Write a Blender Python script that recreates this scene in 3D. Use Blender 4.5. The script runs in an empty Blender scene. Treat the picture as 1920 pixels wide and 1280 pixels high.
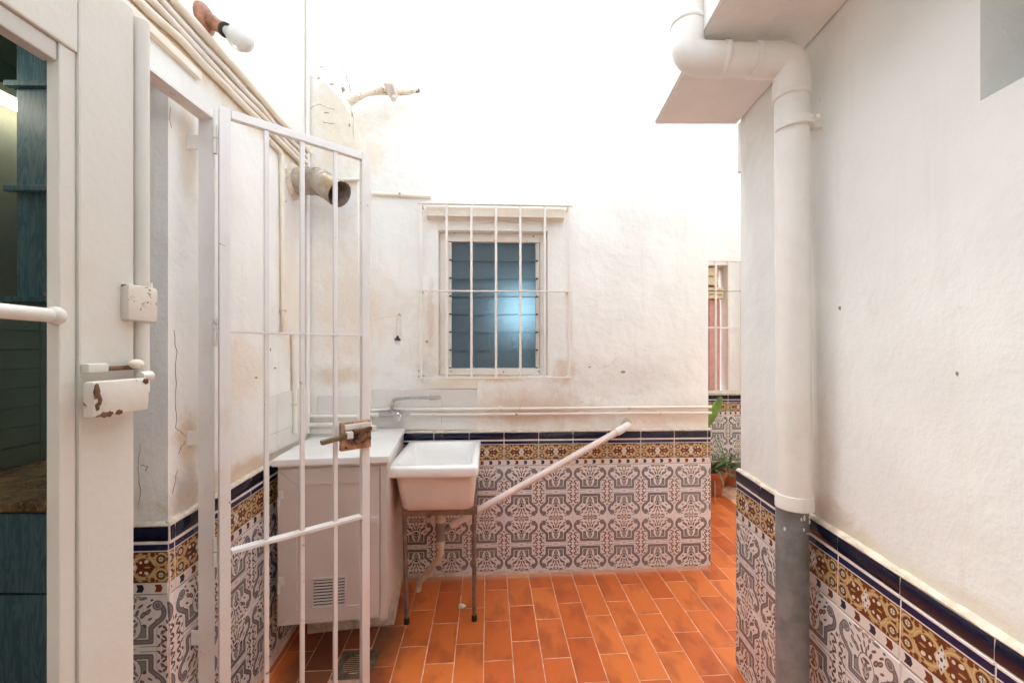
import bpy, bmesh, math, random
from mathutils import Vector, Matrix
R = math.radians
random.seed(7)
scene = bpy.context.scene
COL = scene.collection

# ------------------------------------------------------------------ camera, sky, sun, exposure
HZ, FP, CX, CY = 1.5, 800.0, 960.0, 657.0        # eye height, focal length in photo pixels, principal column, horizon row
cam_d = bpy.data.cameras.new('camera'); cam = bpy.data.objects.new('camera', cam_d); COL.objects.link(cam)
cam.location = (0, 0, HZ); cam.rotation_euler = (R(90), 0, 0)
cam_d.sensor_width = 36; cam_d.lens = 36 * FP / 1920
cam_d.shift_y = (CY - 640) / 1920
cam_d.clip_start = 0.02; cam_d.clip_end = 200
scene.camera = cam

SUN_EL, SUN_AZ = 66, -32           # elevation; azimuth measured from +Y towards +X
world = bpy.data.worlds.new('World'); scene.world = world; world.use_nodes = True
wn = world.node_tree.nodes; wl = world.node_tree.links
sky = wn.new('ShaderNodeTexSky'); sky.sky_type = 'NISHITA'; sky.sun_disc = False
sky.sun_elevation = R(SUN_EL); sky.sun_rotation = R(SUN_AZ)
sky.air_density = 1.0; sky.dust_density = 4.0; sky.ozone_density = 1.0
hsv = wn.new('ShaderNodeHueSaturation'); hsv.inputs['Saturation'].default_value = 0.33
warm = wn.new('ShaderNodeMix'); warm.data_type = 'RGBA'; warm.blend_type = 'MULTIPLY'
warm.inputs[0].default_value = 1.0; warm.inputs[7].default_value = (0.965, 1.0, 0.985, 1)
bg = wn['Background']; bg.inputs['Strength'].default_value = 0.15
wl.new(sky.outputs[0], hsv.inputs['Color']); wl.new(hsv.outputs[0], warm.inputs[6]); wl.new(warm.outputs[2], bg.inputs['Color'])

sun_d = bpy.data.lights.new('sun', 'SUN'); sun_d.energy = 0.5; sun_d.angle = R(40); sun_d.color = (1.0, 0.96, 0.91)
sun = bpy.data.objects.new('sun', sun_d); COL.objects.link(sun)
sd = Vector((math.sin(R(SUN_AZ)) * math.cos(R(SUN_EL)), math.cos(R(SUN_AZ)) * math.cos(R(SUN_EL)), math.sin(R(SUN_EL))))
sun.rotation_euler = sd.to_track_quat('Z', 'Y').to_euler(); sun.location = (0, 2, 8)

vs = scene.view_settings
vs.view_transform = 'Standard'; vs.look = 'None'; vs.gamma = 1; vs.use_curve_mapping = False
vs.exposure = 2.48
scene.render.engine = 'CYCLES'
cy = scene.cycles
cy.max_bounces = 24; cy.diffuse_bounces = 22; cy.glossy_bounces = 3; cy.transmission_bounces = 6; cy.transparent_max_bounces = 8
cy.use_denoising = True; cy.adaptive_threshold = 0.04; cy.caustics_reflective = False; cy.caustics_refractive = False
cy.sample_clamp_indirect = 8

# ------------------------------------------------------------------ node expressions
class NT:
    def __init__(s, name):
        s.m = bpy.data.materials.new(name); s.m.use_nodes = True
        s.n = s.m.node_tree.nodes; s.l = s.m.node_tree.links
        s.b = s.n['Principled BSDF']; s.out = s.n['Material Output']
    def put(s, sock, v):
        if isinstance(v, X): s.l.new(v.s, sock)
        elif isinstance(v, (int, float)): sock.default_value = v
        else:
            v = tuple(v)
            sock.default_value = v if len(v) == len(sock.default_value) else v + (1,)
    def math(s, op, *a):
        nd = s.n.new('ShaderNodeMath'); nd.operation = op
        for i, v in enumerate(a): s.put(nd.inputs[i], v)
        return X(s, nd.outputs[0])
    def coord(s, which='Object'):
        return X(s, s.n.new('ShaderNodeTexCoord').outputs[which])
    def pos(s): return X(s, s.n.new('ShaderNodeNewGeometry').outputs['Position'])
    def sep(s, v):
        nd = s.n.new('ShaderNodeSeparateXYZ'); s.put(nd.inputs[0], v); return [X(s, o) for o in nd.outputs]
    def comb(s, x, y, z=0.0):
        nd = s.n.new('ShaderNodeCombineXYZ')
        for i, v in enumerate((x, y, z)): s.put(nd.inputs[i], v)
        return X(s, nd.outputs[0])
    def mp(s, v, loc=(0, 0, 0), rot=0.0, scale=(1, 1, 1), typ='TEXTURE'):
        nd = s.n.new('ShaderNodeMapping'); nd.vector_type = typ; s.put(nd.inputs[0], v)
        nd.inputs['Location'].default_value = loc; nd.inputs['Rotation'].default_value = (0, 0, rot); nd.inputs['Scale'].default_value = scale
        return X(s, nd.outputs[0])
    def length(s, v):
        nd = s.n.new('ShaderNodeVectorMath'); nd.operation = 'LENGTH'; s.put(nd.inputs[0], v); return X(s, nd.outputs['Value'])
    def noise(s, v, scale=5, detail=4, rough=0.5, dist=0.0):
        nd = s.n.new('ShaderNodeTexNoise'); s.put(nd.inputs['Vector'], v)
        nd.inputs['Scale'].default_value = scale; nd.inputs['Detail'].default_value = detail
        nd.inputs['Roughness'].default_value = rough; nd.inputs['Distortion'].default_value = dist
        return X(s, nd.outputs[0])
    def rng(s, v, a, b, c=0.0, d=1.0, smooth=True):
        nd = s.n.new('ShaderNodeMapRange'); nd.interpolation_type = 'SMOOTHSTEP' if smooth else 'LINEAR'
        s.put(nd.inputs[0], v)
        for i, q in enumerate((a, b, c, d)): nd.inputs[i + 1].default_value = q
        return X(s, nd.outputs[0])
    def mix(s, f, a, b, mode='MIX'):
        nd = s.n.new('ShaderNodeMix'); nd.data_type = 'RGBA'; nd.blend_type = mode
        s.put(nd.inputs[0], f); s.put(nd.inputs[6], a); s.put(nd.inputs[7], b)
        return X(s, nd.outputs[2])
    def rand(s): return X(s, s.n.new('ShaderNodeObjectInfo').outputs['Random'])
    def bump(s, h, strength=0.3, dist=0.01):
        nd = s.n.new('ShaderNodeBump'); nd.inputs['Strength'].default_value = strength; nd.inputs['Distance'].default_value = dist
        s.put(nd.inputs['Height'], h); s.l.new(nd.outputs[0], s.b.inputs['Normal'])
    def set(s, col=None, rough=None, metal=None, spec=None):
        if col is not None: s.put(s.b.inputs['Base Color'], col)
        if rough is not None: s.put(s.b.inputs['Roughness'], rough)
        if metal is not None: s.put(s.b.inputs['Metallic'], metal)
        if spec is not None: s.put(s.b.inputs['Specular IOR Level'], spec)
        return s.m
    # 2D masks: list of ellipses (cx, cy, rx, ry, degrees) -> value below 1 inside any
    def blobs(s, p, lst):
        acc = None
        for (x, y, rx, ry, a) in lst:
            l = s.length(s.mp(p, (x, y, 0), R(a), (rx, ry, 1)))
            acc = l if acc is None else acc.min(l)
        return acc
    def seg(s, px, py, a, b):
        (ax, ay), (bx, by) = a, b
        dx, dy = bx - ax, by - ay; L2 = dx * dx + dy * dy
        t = ((px - ax) * (dx / L2) + (py - ay) * (dy / L2)).clamp()
        return s.length(s.comb(px - ax - t * dx, py - ay - t * dy))

class X:
    def __init__(s, t, sock): s.t, s.s = t, sock
    def __add__(s, o): return s.t.math('ADD', s, o)
    __radd__ = __add__
    def __sub__(s, o): return s.t.math('SUBTRACT', s, o)
    def __rsub__(s, o): return s.t.math('SUBTRACT', o, s)
    def __mul__(s, o): return s.t.math('MULTIPLY', s, o)
    __rmul__ = __mul__
    def __truediv__(s, o): return s.t.math('DIVIDE', s, o)
    def abs(s): return s.t.math('ABSOLUTE', s)
    def min(s, o): return s.t.math('MINIMUM', s, o)
    def max(s, o): return s.t.math('MAXIMUM', s, o)
    def lt(s, o): return s.t.math('LESS_THAN', s, o)
    def gt(s, o): return s.t.math('GREATER_THAN', s, o)
    def clamp(s): return s.min(1.0).max(0.0)

def inside(t, v, edge, soft): return t.rng(v, edge - soft, edge + soft, 1.0, 0.0)

# ------------------------------------------------------------------ materials
M = {}
def plain(name, col, rough=0.5, metal=0.0, var=0.0, scale=20, bump=0.0, spec=None):
    t = NT(name)
    if var or bump:
        n = t.noise(t.coord(), scale, 5, 0.6)
        if var:
            c = t.mix(t.rng(n, 0.3, 0.7), tuple(v * (1 - var) for v in col), tuple(min(1, v * (1 + var)) for v in col))
        else: c = col
        if bump: t.bump(n, bump, 0.004)
    else: c = col
    M[name] = t.set(c, rough, metal, spec); return M[name]

def plaster(name, stains=(), base=(0.86, 0.85, 0.815), bump=0.5):
    t = NT(name); p = t.pos()
    n1 = t.noise(p, 2.2, 2, 0.6); n2 = t.noise(p, 16, 4, 0.65); n3 = t.noise(p, 7, 5, 0.7, 0.6)
    c = t.mix(t.rng(n1, 0.3, 0.7), tuple(v * 0.92 for v in base), base)
    c = t.mix(t.rng(n3, 0.62, 0.82, 0, 0.30), c, (0.70, 0.60, 0.48))
    c = t.mix(t.rng(n2, 0.70, 0.80, 0, 0.5), c, (0.55, 0.50, 0.45))
    drip = t.noise(t.mp(p, (0, 0, 0), 0, (9, 9, 0.7), 'POINT'), 2.0, 3, 0.6)
    c = t.mix(t.rng(drip, 0.55, 0.80, 0, 0.16), c, (0.66, 0.57, 0.47))
    for (loc, rad, col, amt) in stains:
        l = t.length(t.mp(p, loc, 0, rad)) + (n3 - 0.5) * 1.7
        c = t.mix(t.rng(l, 0.25, 1.10, amt * 0.8, 0.0), c, col)
    h = n2 * 0.6 + t.noise(p, 5, 2, 0.5) * 1.2
    t.bump(h, bump, 0.02)
    M[name] = t.set(c, 0.85, spec=0.25); return M[name]

def paint(name, base=(0.76, 0.72, 0.68), rust=0.70, tint=(0.63, 0.50, 0.36)):
    """old oil paint on iron: brush relief, ochre ageing, rust where it has chipped"""
    t = NT(name); p = t.pos()
    n = t.noise(p, 34, 6, 0.7, 0.8); n0 = t.noise(p, 6, 4, 0.6)
    c = t.mix(t.rng(n0, 0.45, 0.75, 0, 0.30), base, tint)
    m = t.rng(n * 0.75 + n0 * 0.25, rust - 0.04, rust, 0, 1)
    c = t.mix(m, c, (0.16, 0.065, 0.03))
    t.bump(t.noise(p, 60, 4, 0.6) - m * 0.8, 0.25, 0.003)
    M[name] = t.set(c, 0.45, spec=0.4); return M[name]

def tile_material():
    t = NT('majolica_tile'); o = t.coord(); x, y, z = t.sep(o)
    u = (x * 100).abs(); v = (z * 100).abs(); p = t.comb(u, v)
    white = (0.76, 0.74, 0.735); grey = (0.140, 0.125, 0.138); brown = (0.13, 0.050, 0.030); green = (0.145, 0.175, 0.135); dark = (0.055, 0.038, 0.040); tan = (0.42, 0.25, 0.14); pale = (0.50, 0.45, 0.44)
    # grey band: straight foot, shoulder, outward sweep, volute
    arc = t.length(t.comb(u - 7.4, v - 12.3)); arcd = (arc - 3.15).abs().max((8.4 - u) * 1.1)
    vol = t.length(t.comb(u - 8.5, v - 14.8))
    d = t.seg(u, v, (0, 2.5), (6.3, 2.5)).min(t.seg(u, v, (6.3, 2.5), (6.3, 7.2))).min(t.seg(u, v, (6.3, 7.2), (9.3, 9.8))).min(arcd)
    c = white
    # dark ground of the inner square, cut out by the pale medallion
    sq = (u - 4.7).max(3.9 - v).max(v - 8.2)
    med = t.length(t.mp(p, (0, 7.4, 0), 0, (3.1, 4.3, 1)))
    c = t.mix(inside(t, sq, 0.0, 0.12) * med.gt(1.0) * 0.9, c, green)
    c = t.mix(inside(t, (sq.abs()), 0.12, 0.05) * med.gt(1.0), c, dark)
    c = t.mix(inside(t, (med - 1.0).abs(), 0.05, 0.02), c, grey)
    gr = [(0, 6.4, 1.35, 2.4, 0), (1.5, 8.4, .5, 1.0, -30), (3.7, 17.2, 1.5, .6, 10), (1.2, 16.6, .5, .9, -25), (9.9, 3.0, .35, .6, 20), (9.9, 5.8, .35, .6, -20)]
    br = [(1.75, 12.3, .5, 1.3, -22), (2.9, 14.6, .42, 1.2, -52), (.8, 14.4, .36, 1.1, -10), (5.7, 14.6, .4, 1.1, -50), (6.0, 10.2, .4, .9, -60), (6.6, 16.6, .6, .4, 20),
          (10.5, .9, .5, 1.0, 52), (10.2, 2.4, .5, 1.0, -48), (10.7, 4.0, .5, 1.05, 50), (10.2, 5.6, .5, 1.05, -48), (10.8, 7.2, .5, 1.0, 45), (9.0, 1.2, .4, .8, -35), (8.8, 4.2, .4, .8, 30), (9.3, 7.6, .45, .8, -60), (11.5, 9.2, .32, .9, 12)]
    dk = [(0, 9.7, 1.45, .62, 0), (0, 8.4, .4, 1.6, 0), (0, 12.6, .34, 1.6, 0), (3.7, 11.6, .72, 1.45, -34), (5.3, 12.6, .68, 1.35, -40), (.9, 5.6, .3, 1.0, -25), (0, 4.3, .5, .6, 0), (1.6, 2.5, .7, 1.3, 70), (11.3, 6.3, .4, .5, 0), (11.2, 2.9, .4, .5, 0), (4.2, 7.9, .5, .7, 30)]
    tn = [(3.7, 11.6, .26, .85, -34), (5.3, 12.6, .24, .8, -40), (0, 17.5, 1.3, .55, 0), (2.2, 17.8, .8, .4, 0)]
    gp_ = [(0, 6.4, .22, 1.9, 0), (.7, 6.9, .2, .9, -35), (.6, 5.3, .2, .8, -35), (0, 0, 1.5, .55, 0)]
    c = t.mix(inside(t, t.blobs(p, gr), 0.95, 0.12), c, green)
    c = t.mix(inside(t, t.blobs(p, br), 0.95, 0.12), c, brown)
    c = t.mix(inside(t, t.blobs(p, dk), 0.95, 0.10), c, dark)
    c = t.mix(inside(t, t.blobs(p, tn), 0.95, 0.12), c, tan)
    c = t.mix(inside(t, t.blobs(p, gp_), 0.95, 0.12), c, pale)
    rules = (v - 0.85).abs().max((3.0 - u) * 0.4).max((u - 8.4) * 0.4)
    c = t.mix(inside(t, rules, 0.12, 0.05), c, grey)
    oct_ = ((8.2 - u).abs().max(v - 6.6)).min(((u - 8.2) * 0.75 - (v - 6.6)).abs().max(v - 9.4).max(6.6 - v))
    c = t.mix(inside(t, oct_, 0.10, 0.05) * 0.6, c, grey)
    c = t.mix(inside(t, (u - 12.0).abs().max((v - 9.0) * 0.2), 0.17, 0.05), c, tan)
    band = inside(t, d, 0.86, 0.08).max(inside(t, vol, 1.75, 0.08))
    c = t.mix(band, c, grey)
    bead = t.math('SINE', (u + v) * 7.0).gt(0.2) * inside(t, d, 0.20, 0.06)
    c = t.mix(bead * 0.55, c, pale)
    c = t.mix(inside(t, (vol - 1.05).abs(), 0.13, 0.05) * 0.8, c, pale)
    c = t.mix(inside(t, (d - 0.80).abs(), 0.07, 0.03) * 0.6, c, dark)
    c = t.mix(t.rng(t.noise(t.pos(), 9, 4, 0.65), 0.52, 0.78, 0, 0.15), c, (0.48, 0.40, 0.35))
    c = t.mix(t.rand() * 0.16, c, (0.50, 0.42, 0.38))
    low = t.sep(t.pos())[2]
    t.bump(t.noise(t.pos(), 25, 2, 0.5), 0.06, 0.004)
    M['tile'] = t.set(c, 0.22, spec=0.5)

def border_material():
    t = NT('majolica_border'); o = t.coord(); x, y, z = t.sep(o)
    uf = x * 100; w = z * 100; u = uf.abs()              # w from -9 to 9
    g = w - 0.6                                          # centre of the gold frieze
    v = g.abs(); p = t.comb(u, v)
    white = (0.72, 0.665, 0.625); brown = (0.145, 0.04, 0.018); gold = (0.50, 0.32, 0.135); navy = (0.014, 0.016, 0.062); cream = (0.60, 0.50, 0.30)
    c = brown
    rA = (t.length(t.comb(u - 3.9, g)) - 3.7).abs(); rB = (t.length(t.comb(u - 9.6, v - 2.7)) - 2.0).abs()
    rC = (t.length(t.comb(u - 6.9, v - 4.3)) - 1.2).abs()
    m = inside(t, rA, 0.62, 0.08).max(inside(t, rB, 0.42, 0.08)).max(inside(t, rC, 0.42, 0.08))
    gb = [(11.6, 0, .8, 1.2, 0), (2.4, 4.4, 1.3, .45, 20), (1.6, 2.6, .4, 1.0, 35), (7.4, 1.9, .35, .9, 50), (11.4, 5.0, .8, .35, -20), (5.2, 0, 1.1, .3, 0), (8.6, .0, .7, .5, 0)]
    m = m.max(inside(t, t.blobs(p, gb), 0.95, 0.1))
    c = t.mix(m, c, gold)
    thin = inside(t, (rA).abs(), 0.14, 0.05).max(inside(t, rB, 0.1, 0.04))
    c = t.mix(thin, c, cream)
    fl = [(9.6, 2.7, .85, .85, 0), (4.9, 2.0, .8, .6, 30), (3.0, 1.7, .5, .5, 0)]
    xb = [(7.0, 0, 1.0, .5, 0), (7.0, 0, .4, 1.1, 0), (11.9, 2.6, .7, .9, 0), (1.4, 4.6, .8, .4, 0), (8.3, 4.6, .5, .5, 0), (2.2, 0, .5, 1.0, 0), (5.0, 3.6, .5, .3, 0)]
    c = t.mix(inside(t, t.blobs(p, xb), 0.95, 0.08), c, brown)
    c = t.mix(inside(t, t.blobs(p, fl), 0.95, 0.08), c, (0.68, 0.63, 0.50))
    c = t.mix(inside(t, (u - 9.6).abs().min((v - 2.7).abs()).max(t.length(t.comb(u - 9.6, v - 2.7)) - 1.0), 0.14, 0.05), c, (0.2, 0.22, 0.14))
    dia = u / 1.9 + v / 3.7
    c = t.mix(inside(t, dia, 1.05, 0.05), c, cream); c = t.mix(inside(t, dia, 0.86, 0.05), c, white)
    chk = (t.math('SINE', u * 3.4 + 1.57) * t.math('SINE', v * 2.4 + 1.57)).gt(0.35) * inside(t, dia, 0.8, 0.04)
    c = t.mix(chk, c, (0.05, 0.06, 0.07))
    # white ground outside the frieze, brown rules, chevrons, navy rule
    c = t.mix(v.gt(5.15), c, white)
    c = t.mix(inside(t, (v - 5.1).abs(), 0.16, 0.04), c, brown)
    c = t.mix(inside(t, (w + 8.55).abs(), 0.11, 0.04), c, brown)
    k = t.math('PINGPONG', uf + 300.0, 3.0); cell = t.math('FLOOR', (uf + 300.0) / 6.0); par = t.math('MODULO', cell, 2.0)
    lx = t.math('MODULO', uf + 300.0, 6.0) - 3.0; ly = (w + 6.55).abs()
    sx = lx + ly * 0.42
    chev = (sx.gt(-0.95) * sx.lt(1.15)) * ly.lt(1.3)
    c = t.mix(chev, c, t.mix(par, (0.028, 0.032, 0.055), (0.16, 0.045, 0.02)))
    c = t.mix(w.gt(6.25) * w.lt(8.3), c, navy)
    c = t.mix(t.rng(t.noise(t.pos(), 9, 5, 0.65), 0.55, 0.8, 0, 0.18), c, (0.40, 0.31, 0.24))
    M['border'] = t.set(c, 0.2, spec=0.5)

def floor_material():
    t = NT('terracotta_floor'); r = t.rand(); p = t.pos(); o = t.coord()
    c = t.mix(r, (0.48, 0.092, 0.018), (0.66, 0.175, 0.038))
    n = t.noise(p, 3.2, 5, 0.6, 0.4); n2 = t.noise(p, 14, 6, 0.7)
    x, y, z = t.sep(o)
    off = t.comb(x * 1.0, y * 0.55, r * 9.0)
    n3 = t.noise(off, 9, 3, 0.5)
    c = t.mix(t.rng(n3, 0.46, 0.70, 0, 0.65), c, (0.33, 0.066, 0.018))
    c = t.mix(t.rng(n2, 0.56, 0.8, 0, 0.45), c, (0.55, 0.21, 0.08))
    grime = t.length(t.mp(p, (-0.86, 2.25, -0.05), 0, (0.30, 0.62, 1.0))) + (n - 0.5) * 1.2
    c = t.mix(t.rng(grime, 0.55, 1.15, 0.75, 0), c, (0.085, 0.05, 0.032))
    worn = t.length(t.mp(p, (0.92, 1.87, -0.08), 0, (0.26, 0.16, 1.0))) + (n2 - 0.5) * 1.6
    c = t.mix(t.rng(worn, 0.5, 1.0, 0.6, 0), c, (0.42, 0.27, 0.20))
    c = t.mix(t.rng(t.noise(p, 70, 3, 0.6), 0.73, 0.79, 0, 0.7), c, (0.66, 0.42, 0.30))
    px_, py_, pz_ = t.sep(p)
    edge = py_ - px_ * (1 / 19.7) - (3.0 - 0.75 / 19.7)
    c = t.mix(t.rng(edge + n2 * 0.09, -0.06, 0.05, 0, 0.75) * px_.lt(1.38), c, (0.55, 0.36, 0.27))
    t.bump(n2 * 0.6 + n3, 0.18, 0.004)
    M['floor_tile'] = t.set(c, t.rng(n2, 0.3, 0.7, 0.28, 0.5), spec=0.45)

tile_material(); border_material(); floor_material()
plain('navy_glaze', (0.010, 0.011, 0.030), 0.12, var=0.35, scale=12)
plain('white_tile', (0.74, 0.71, 0.67), 0.2, var=0.05, scale=6)
plain('grout', (0.70, 0.60, 0.54), 0.9, var=0.2, scale=30, bump=0.3)
plain('floor_grout', (0.66, 0.40, 0.27), 0.9, var=0.3, scale=14, bump=0.4)
plain('mortar', (0.66, 0.57, 0.46), 0.9, var=0.2, scale=25, bump=0.5)
OCH = (0.62, 0.45, 0.28); PEACH = (0.76, 0.64, 0.52); GREY = (0.62, 0.60, 0.57); RUST = (0.45, 0.22, 0.10)
plaster('plaster_back', [((0.15, 3.0, 1.10), (0.55, 0.4, 0.17), OCH, 0.75), ((-0.42, 2.95, 1.62), (0.35, 0.4, 0.42), PEACH, 0.55), ((-0.30, 2.95, 1.36), (0.30, 0.4, 0.10), OCH, 0.8),
                         ((-0.60, 2.95, 1.36), (0.09, 0.3, 0.10), GREY, 0.8), ((0.38, 3.0, 1.36), (0.10, 0.3, 0.12), OCH, 0.7), ((1.1, 3.0, 1.05), (0.5, 0.4, 0.12), PEACH, 0.7),
                         ((0.75, 3.0, 1.32), (0.5, 0.4, 0.18), GREY, 0.5), ((-0.06, 2.95, 1.31), (0.26, 0.4, 0.035), OCH, 0.9), ((-0.56, 2.95, 1.75), (0.03, 0.3, 0.3), RUST, 0.35), ((0.40, 3.0, 1.72), (0.03, 0.3, 0.3), RUST, 0.3),
                         ((-0.95, 2.7, 1.8), (0.4, 0.4, 0.55), PEACH, 0.7), ((-1.05, 2.7, 2.9), (0.3, 0.4, 0.5), (0.72, 0.58, 0.42), 0.7), ((-1.05, 2.7, 1.35), (0.3, 0.4, 0.08), OCH, 0.6)])
plaster('plaster_left', [((-1.19, 1.57, 1.18), (0.2, 0.10, 0.16), OCH, 0.8), ((-1.19, 1.55, 0.98), (0.2, 0.12, 0.12), (0.42, 0.36, 0.30), 0.8), ((-1.19, 1.57, 2.24), (0.2, 0.06, 0.25), OCH, 0.5),
                         ((-1.2, 2.0, 2.62), (0.2, 2.0, 0.11), (0.66, 0.48, 0.28), 0.75), ((-1.2, 1.95, 1.42), (0.2, 0.25, 0.20), PEACH, 0.7), ((-1.25, 2.4, 1.8), (0.2, 0.22, 0.6), PEACH, 0.6), ((-1.2, 1.9, 0.96), (0.2, 0.6, 0.06), OCH, 0.8)])
plaster('plaster_right', [((1.1, 1.45, 0.93), (0.2, 0.16, 0.08), (0.55, 0.40, 0.27), 0.7), ((1.1, 1.2, 0.90), (0.2, 0.9, 0.045), (0.74, 0.62, 0.44), 0.6), ((1.1, 1.5, 1.1), (0.2, 0.09, 0.3), (0.6, 0.5, 0.42), 0.5)], base=(0.85, 0.855, 0.83), bump=0.32)
plaster('plaster_slab', [], base=(0.84, 0.82, 0.79))
plaster('plaster_plain', [])
plaster('sill_plaster', [], base=(0.79, 0.71, 0.60))
paint('gate_paint', (0.76, 0.73, 0.71), 0.665)
paint('grille_paint', (0.79, 0.74, 0.68), 0.665)
paint('door_paint', (0.70, 0.68, 0.63), 0.80, (0.66, 0.58, 0.47))
paint('bolt_paint', (0.72, 0.69, 0.63), 0.63, (0.60, 0.42, 0.24))
paint('pipe_paint', (0.79, 0.74, 0.68), 0.72, (0.64, 0.44, 0.26))
paint('stub_paint', (0.76, 0.66, 0.54), 0.60, (0.55, 0.32, 0.16))
paint('cable_paint', (0.80, 0.73, 0.62), 0.85, (0.58, 0.38, 0.18))
paint('cabinet_paint', (0.60, 0.535, 0.49), 0.80, (0.54, 0.46, 0.40))
paint('pvc_white', (0.80, 0.77, 0.73), 0.90, (0.66, 0.57, 0.47))
plain('pvc_drain', (0.74, 0.63, 0.58), 0.4, var=0.08, scale=9)
plain('pvc_grey', (0.20, 0.205, 0.205), 0.42, var=0.28, scale=11, bump=0.1)
plain('pvc_ivory', (0.58, 0.49, 0.36), 0.5, var=0.15, scale=9)
plain('trap_grey', (0.24, 0.20, 0.18), 0.5, var=0.1)
plain('ceramic', (0.83, 0.82, 0.80), 0.12, var=0.02, scale=4)
plain('ceramic_body', (0.72, 0.63, 0.58), 0.5, var=0.06, scale=6)
plain('marble', (0.80, 0.79, 0.77), 0.22, var=0.05, scale=5)
plain('stand_metal', (0.22, 0.155, 0.12), 0.45, 0.3, var=0.3, scale=25)
plain('rubber', (0.015, 0.013, 0.012), 0.7)
plain('chrome', (0.55, 0.55, 0.56), 0.22, 1.0, var=0.15, scale=30)
plain('rust', (0.17, 0.08, 0.04), 0.8, 0.2, var=0.5, scale=30, bump=0.5)
plain('lock_plate', (0.42, 0.24, 0.14), 0.7, 0.1, var=0.5, scale=22, bump=0.4)
plain('brass_old', (0.20, 0.145, 0.08), 0.5, 0.5, var=0.4, scale=25)
plain('bakelite', (0.34, 0.15, 0.085), 0.5, var=0.4, scale=22, bump=0.3)
plain('iron_dark', (0.05, 0.04, 0.035), 0.6, 0.5, var=0.3)
plain('grate_iron', (0.15, 0.115, 0.08), 0.6, 0.4, var=0.4, scale=30, bump=0.5)
plain('crack', (0.30, 0.23, 0.17), 0.95)
plain('flake', (0.36, 0.27, 0.19), 0.95, var=0.3)
plain('louvre_frame', (0.66, 0.62, 0.57), 0.4, 0.0, var=0.12, scale=12)
plain('bead_metal', (0.55, 0.52, 0.48), 0.35, 0.3)
plain('pink_shutter', (0.66, 0.36, 0.32), 0.6, var=0.12, scale=8)
plain('ivory_plastic', (0.66, 0.52, 0.33), 0.5, var=0.15, scale=15)
plain('pot', (0.33, 0.085, 0.032), 0.7, var=0.25, scale=15, bump=0.2)
plain('soil', (0.05, 0.035, 0.025), 0.95, bump=0.5, var=0.3)
plain('cactus', (0.13, 0.24, 0.035), 0.5, var=0.3, scale=14, bump=0.2)
plain('aloe', (0.10, 0.19, 0.06), 0.4, var=0.35, scale=12)
plain('dry_leaf', (0.34, 0.25, 0.11), 0.7, var=0.3)
plain('kitchen_tile', (0.20, 0.235, 0.16), 0.3, var=0.06, scale=4)
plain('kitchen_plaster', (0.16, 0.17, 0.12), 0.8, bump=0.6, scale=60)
plain('room_blue', (0.22, 0.40, 0.50), 0.8)
def wood_blue():
    t = NT('blue_wood'); p = t.coord()
    n = t.noise(t.mp(p, (0, 0, 0), 0, (5, 5, 0.7), 'POINT'), 3, 6, 0.6, 1.6)
    w = t.math('SINE', n * 42.0)
    c = t.mix(t.rng(w, -1, 1), (0.10, 0.21, 0.26), (0.17, 0.31, 0.37))
    M['blue_wood'] = t.set(c, 0.45)
def granite():
    t = NT('granite'); p = t.coord()
    n = t.noise(p, 6, 6, 0.7, 0.8); s = t.noise(p, 90, 2, 0.5)
    c = t.mix(t.rng(n, 0.35, 0.7), (0.42, 0.27, 0.13), (0.13, 0.06, 0.035)); c = t.mix(t.rng(s, 0.6, 0.66, 0, 0.7), c, (0.55, 0.42, 0.26))
    M['granite'] = t.set(c, 0.25)
def glass(name, tint, rough, gloss, bump=0.0, scale=120):
    t = NT(name)
    tr = t.n.new('ShaderNodeBsdfTransparent'); tr.inputs[0].default_value = tint + (1,)
    gl = t.n.new('ShaderNodeBsdfGlossy'); gl.inputs['Roughness'].default_value = rough
    fr = t.n.new('ShaderNodeFresnel'); fr.inputs[0].default_value = 1.5
    mx = t.n.new('ShaderNodeMixShader')
    f = X(t, fr.outputs[0]) * gloss
    t.l.new(f.s, mx.inputs[0]); t.l.new(tr.outputs[0], mx.inputs[1]); t.l.new(gl.outputs[0], mx.inputs[2]); t.l.new(mx.outputs[0], t.out.inputs['Surface'])
    M[name] = t.m
def frosted():
    t = NT('frosted_glass'); p = t.coord()
    b = t.b; b.inputs['Transmission Weight'].default_value = 0.85; b.inputs['IOR'].default_value = 1.45
    t.set((0.46, 0.60, 0.65), 0.62); t.bump(t.noise(p, 140, 2, 0.5), 0.5, 0.004)
    M['frosted_glass'] = t.m
def emit(name, col, strength):
    t = NT(name); t.set(col, 0.4); t.b.inputs['Emission Color'].default_value = col + (1,); t.b.inputs['Emission Strength'].default_value = strength; M[name] = t.m
wood_blue(); granite(); glass('clear_glass', (0.80, 0.88, 0.84), 0.02, 0.25); frosted()
emit('tube_light', (1.0, 0.98, 0.90), 4.0); emit('glass_glow_globe', (0.62, 0.86, 1.0), 0.6)
def bulbglass():
    t = NT('bulb_glass'); t.set((0.86, 0.85, 0.82), 0.15); t.b.inputs['Transmission Weight'].default_value = 0.25; M['bulb_glass'] = t.m
bulbglass()

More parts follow.
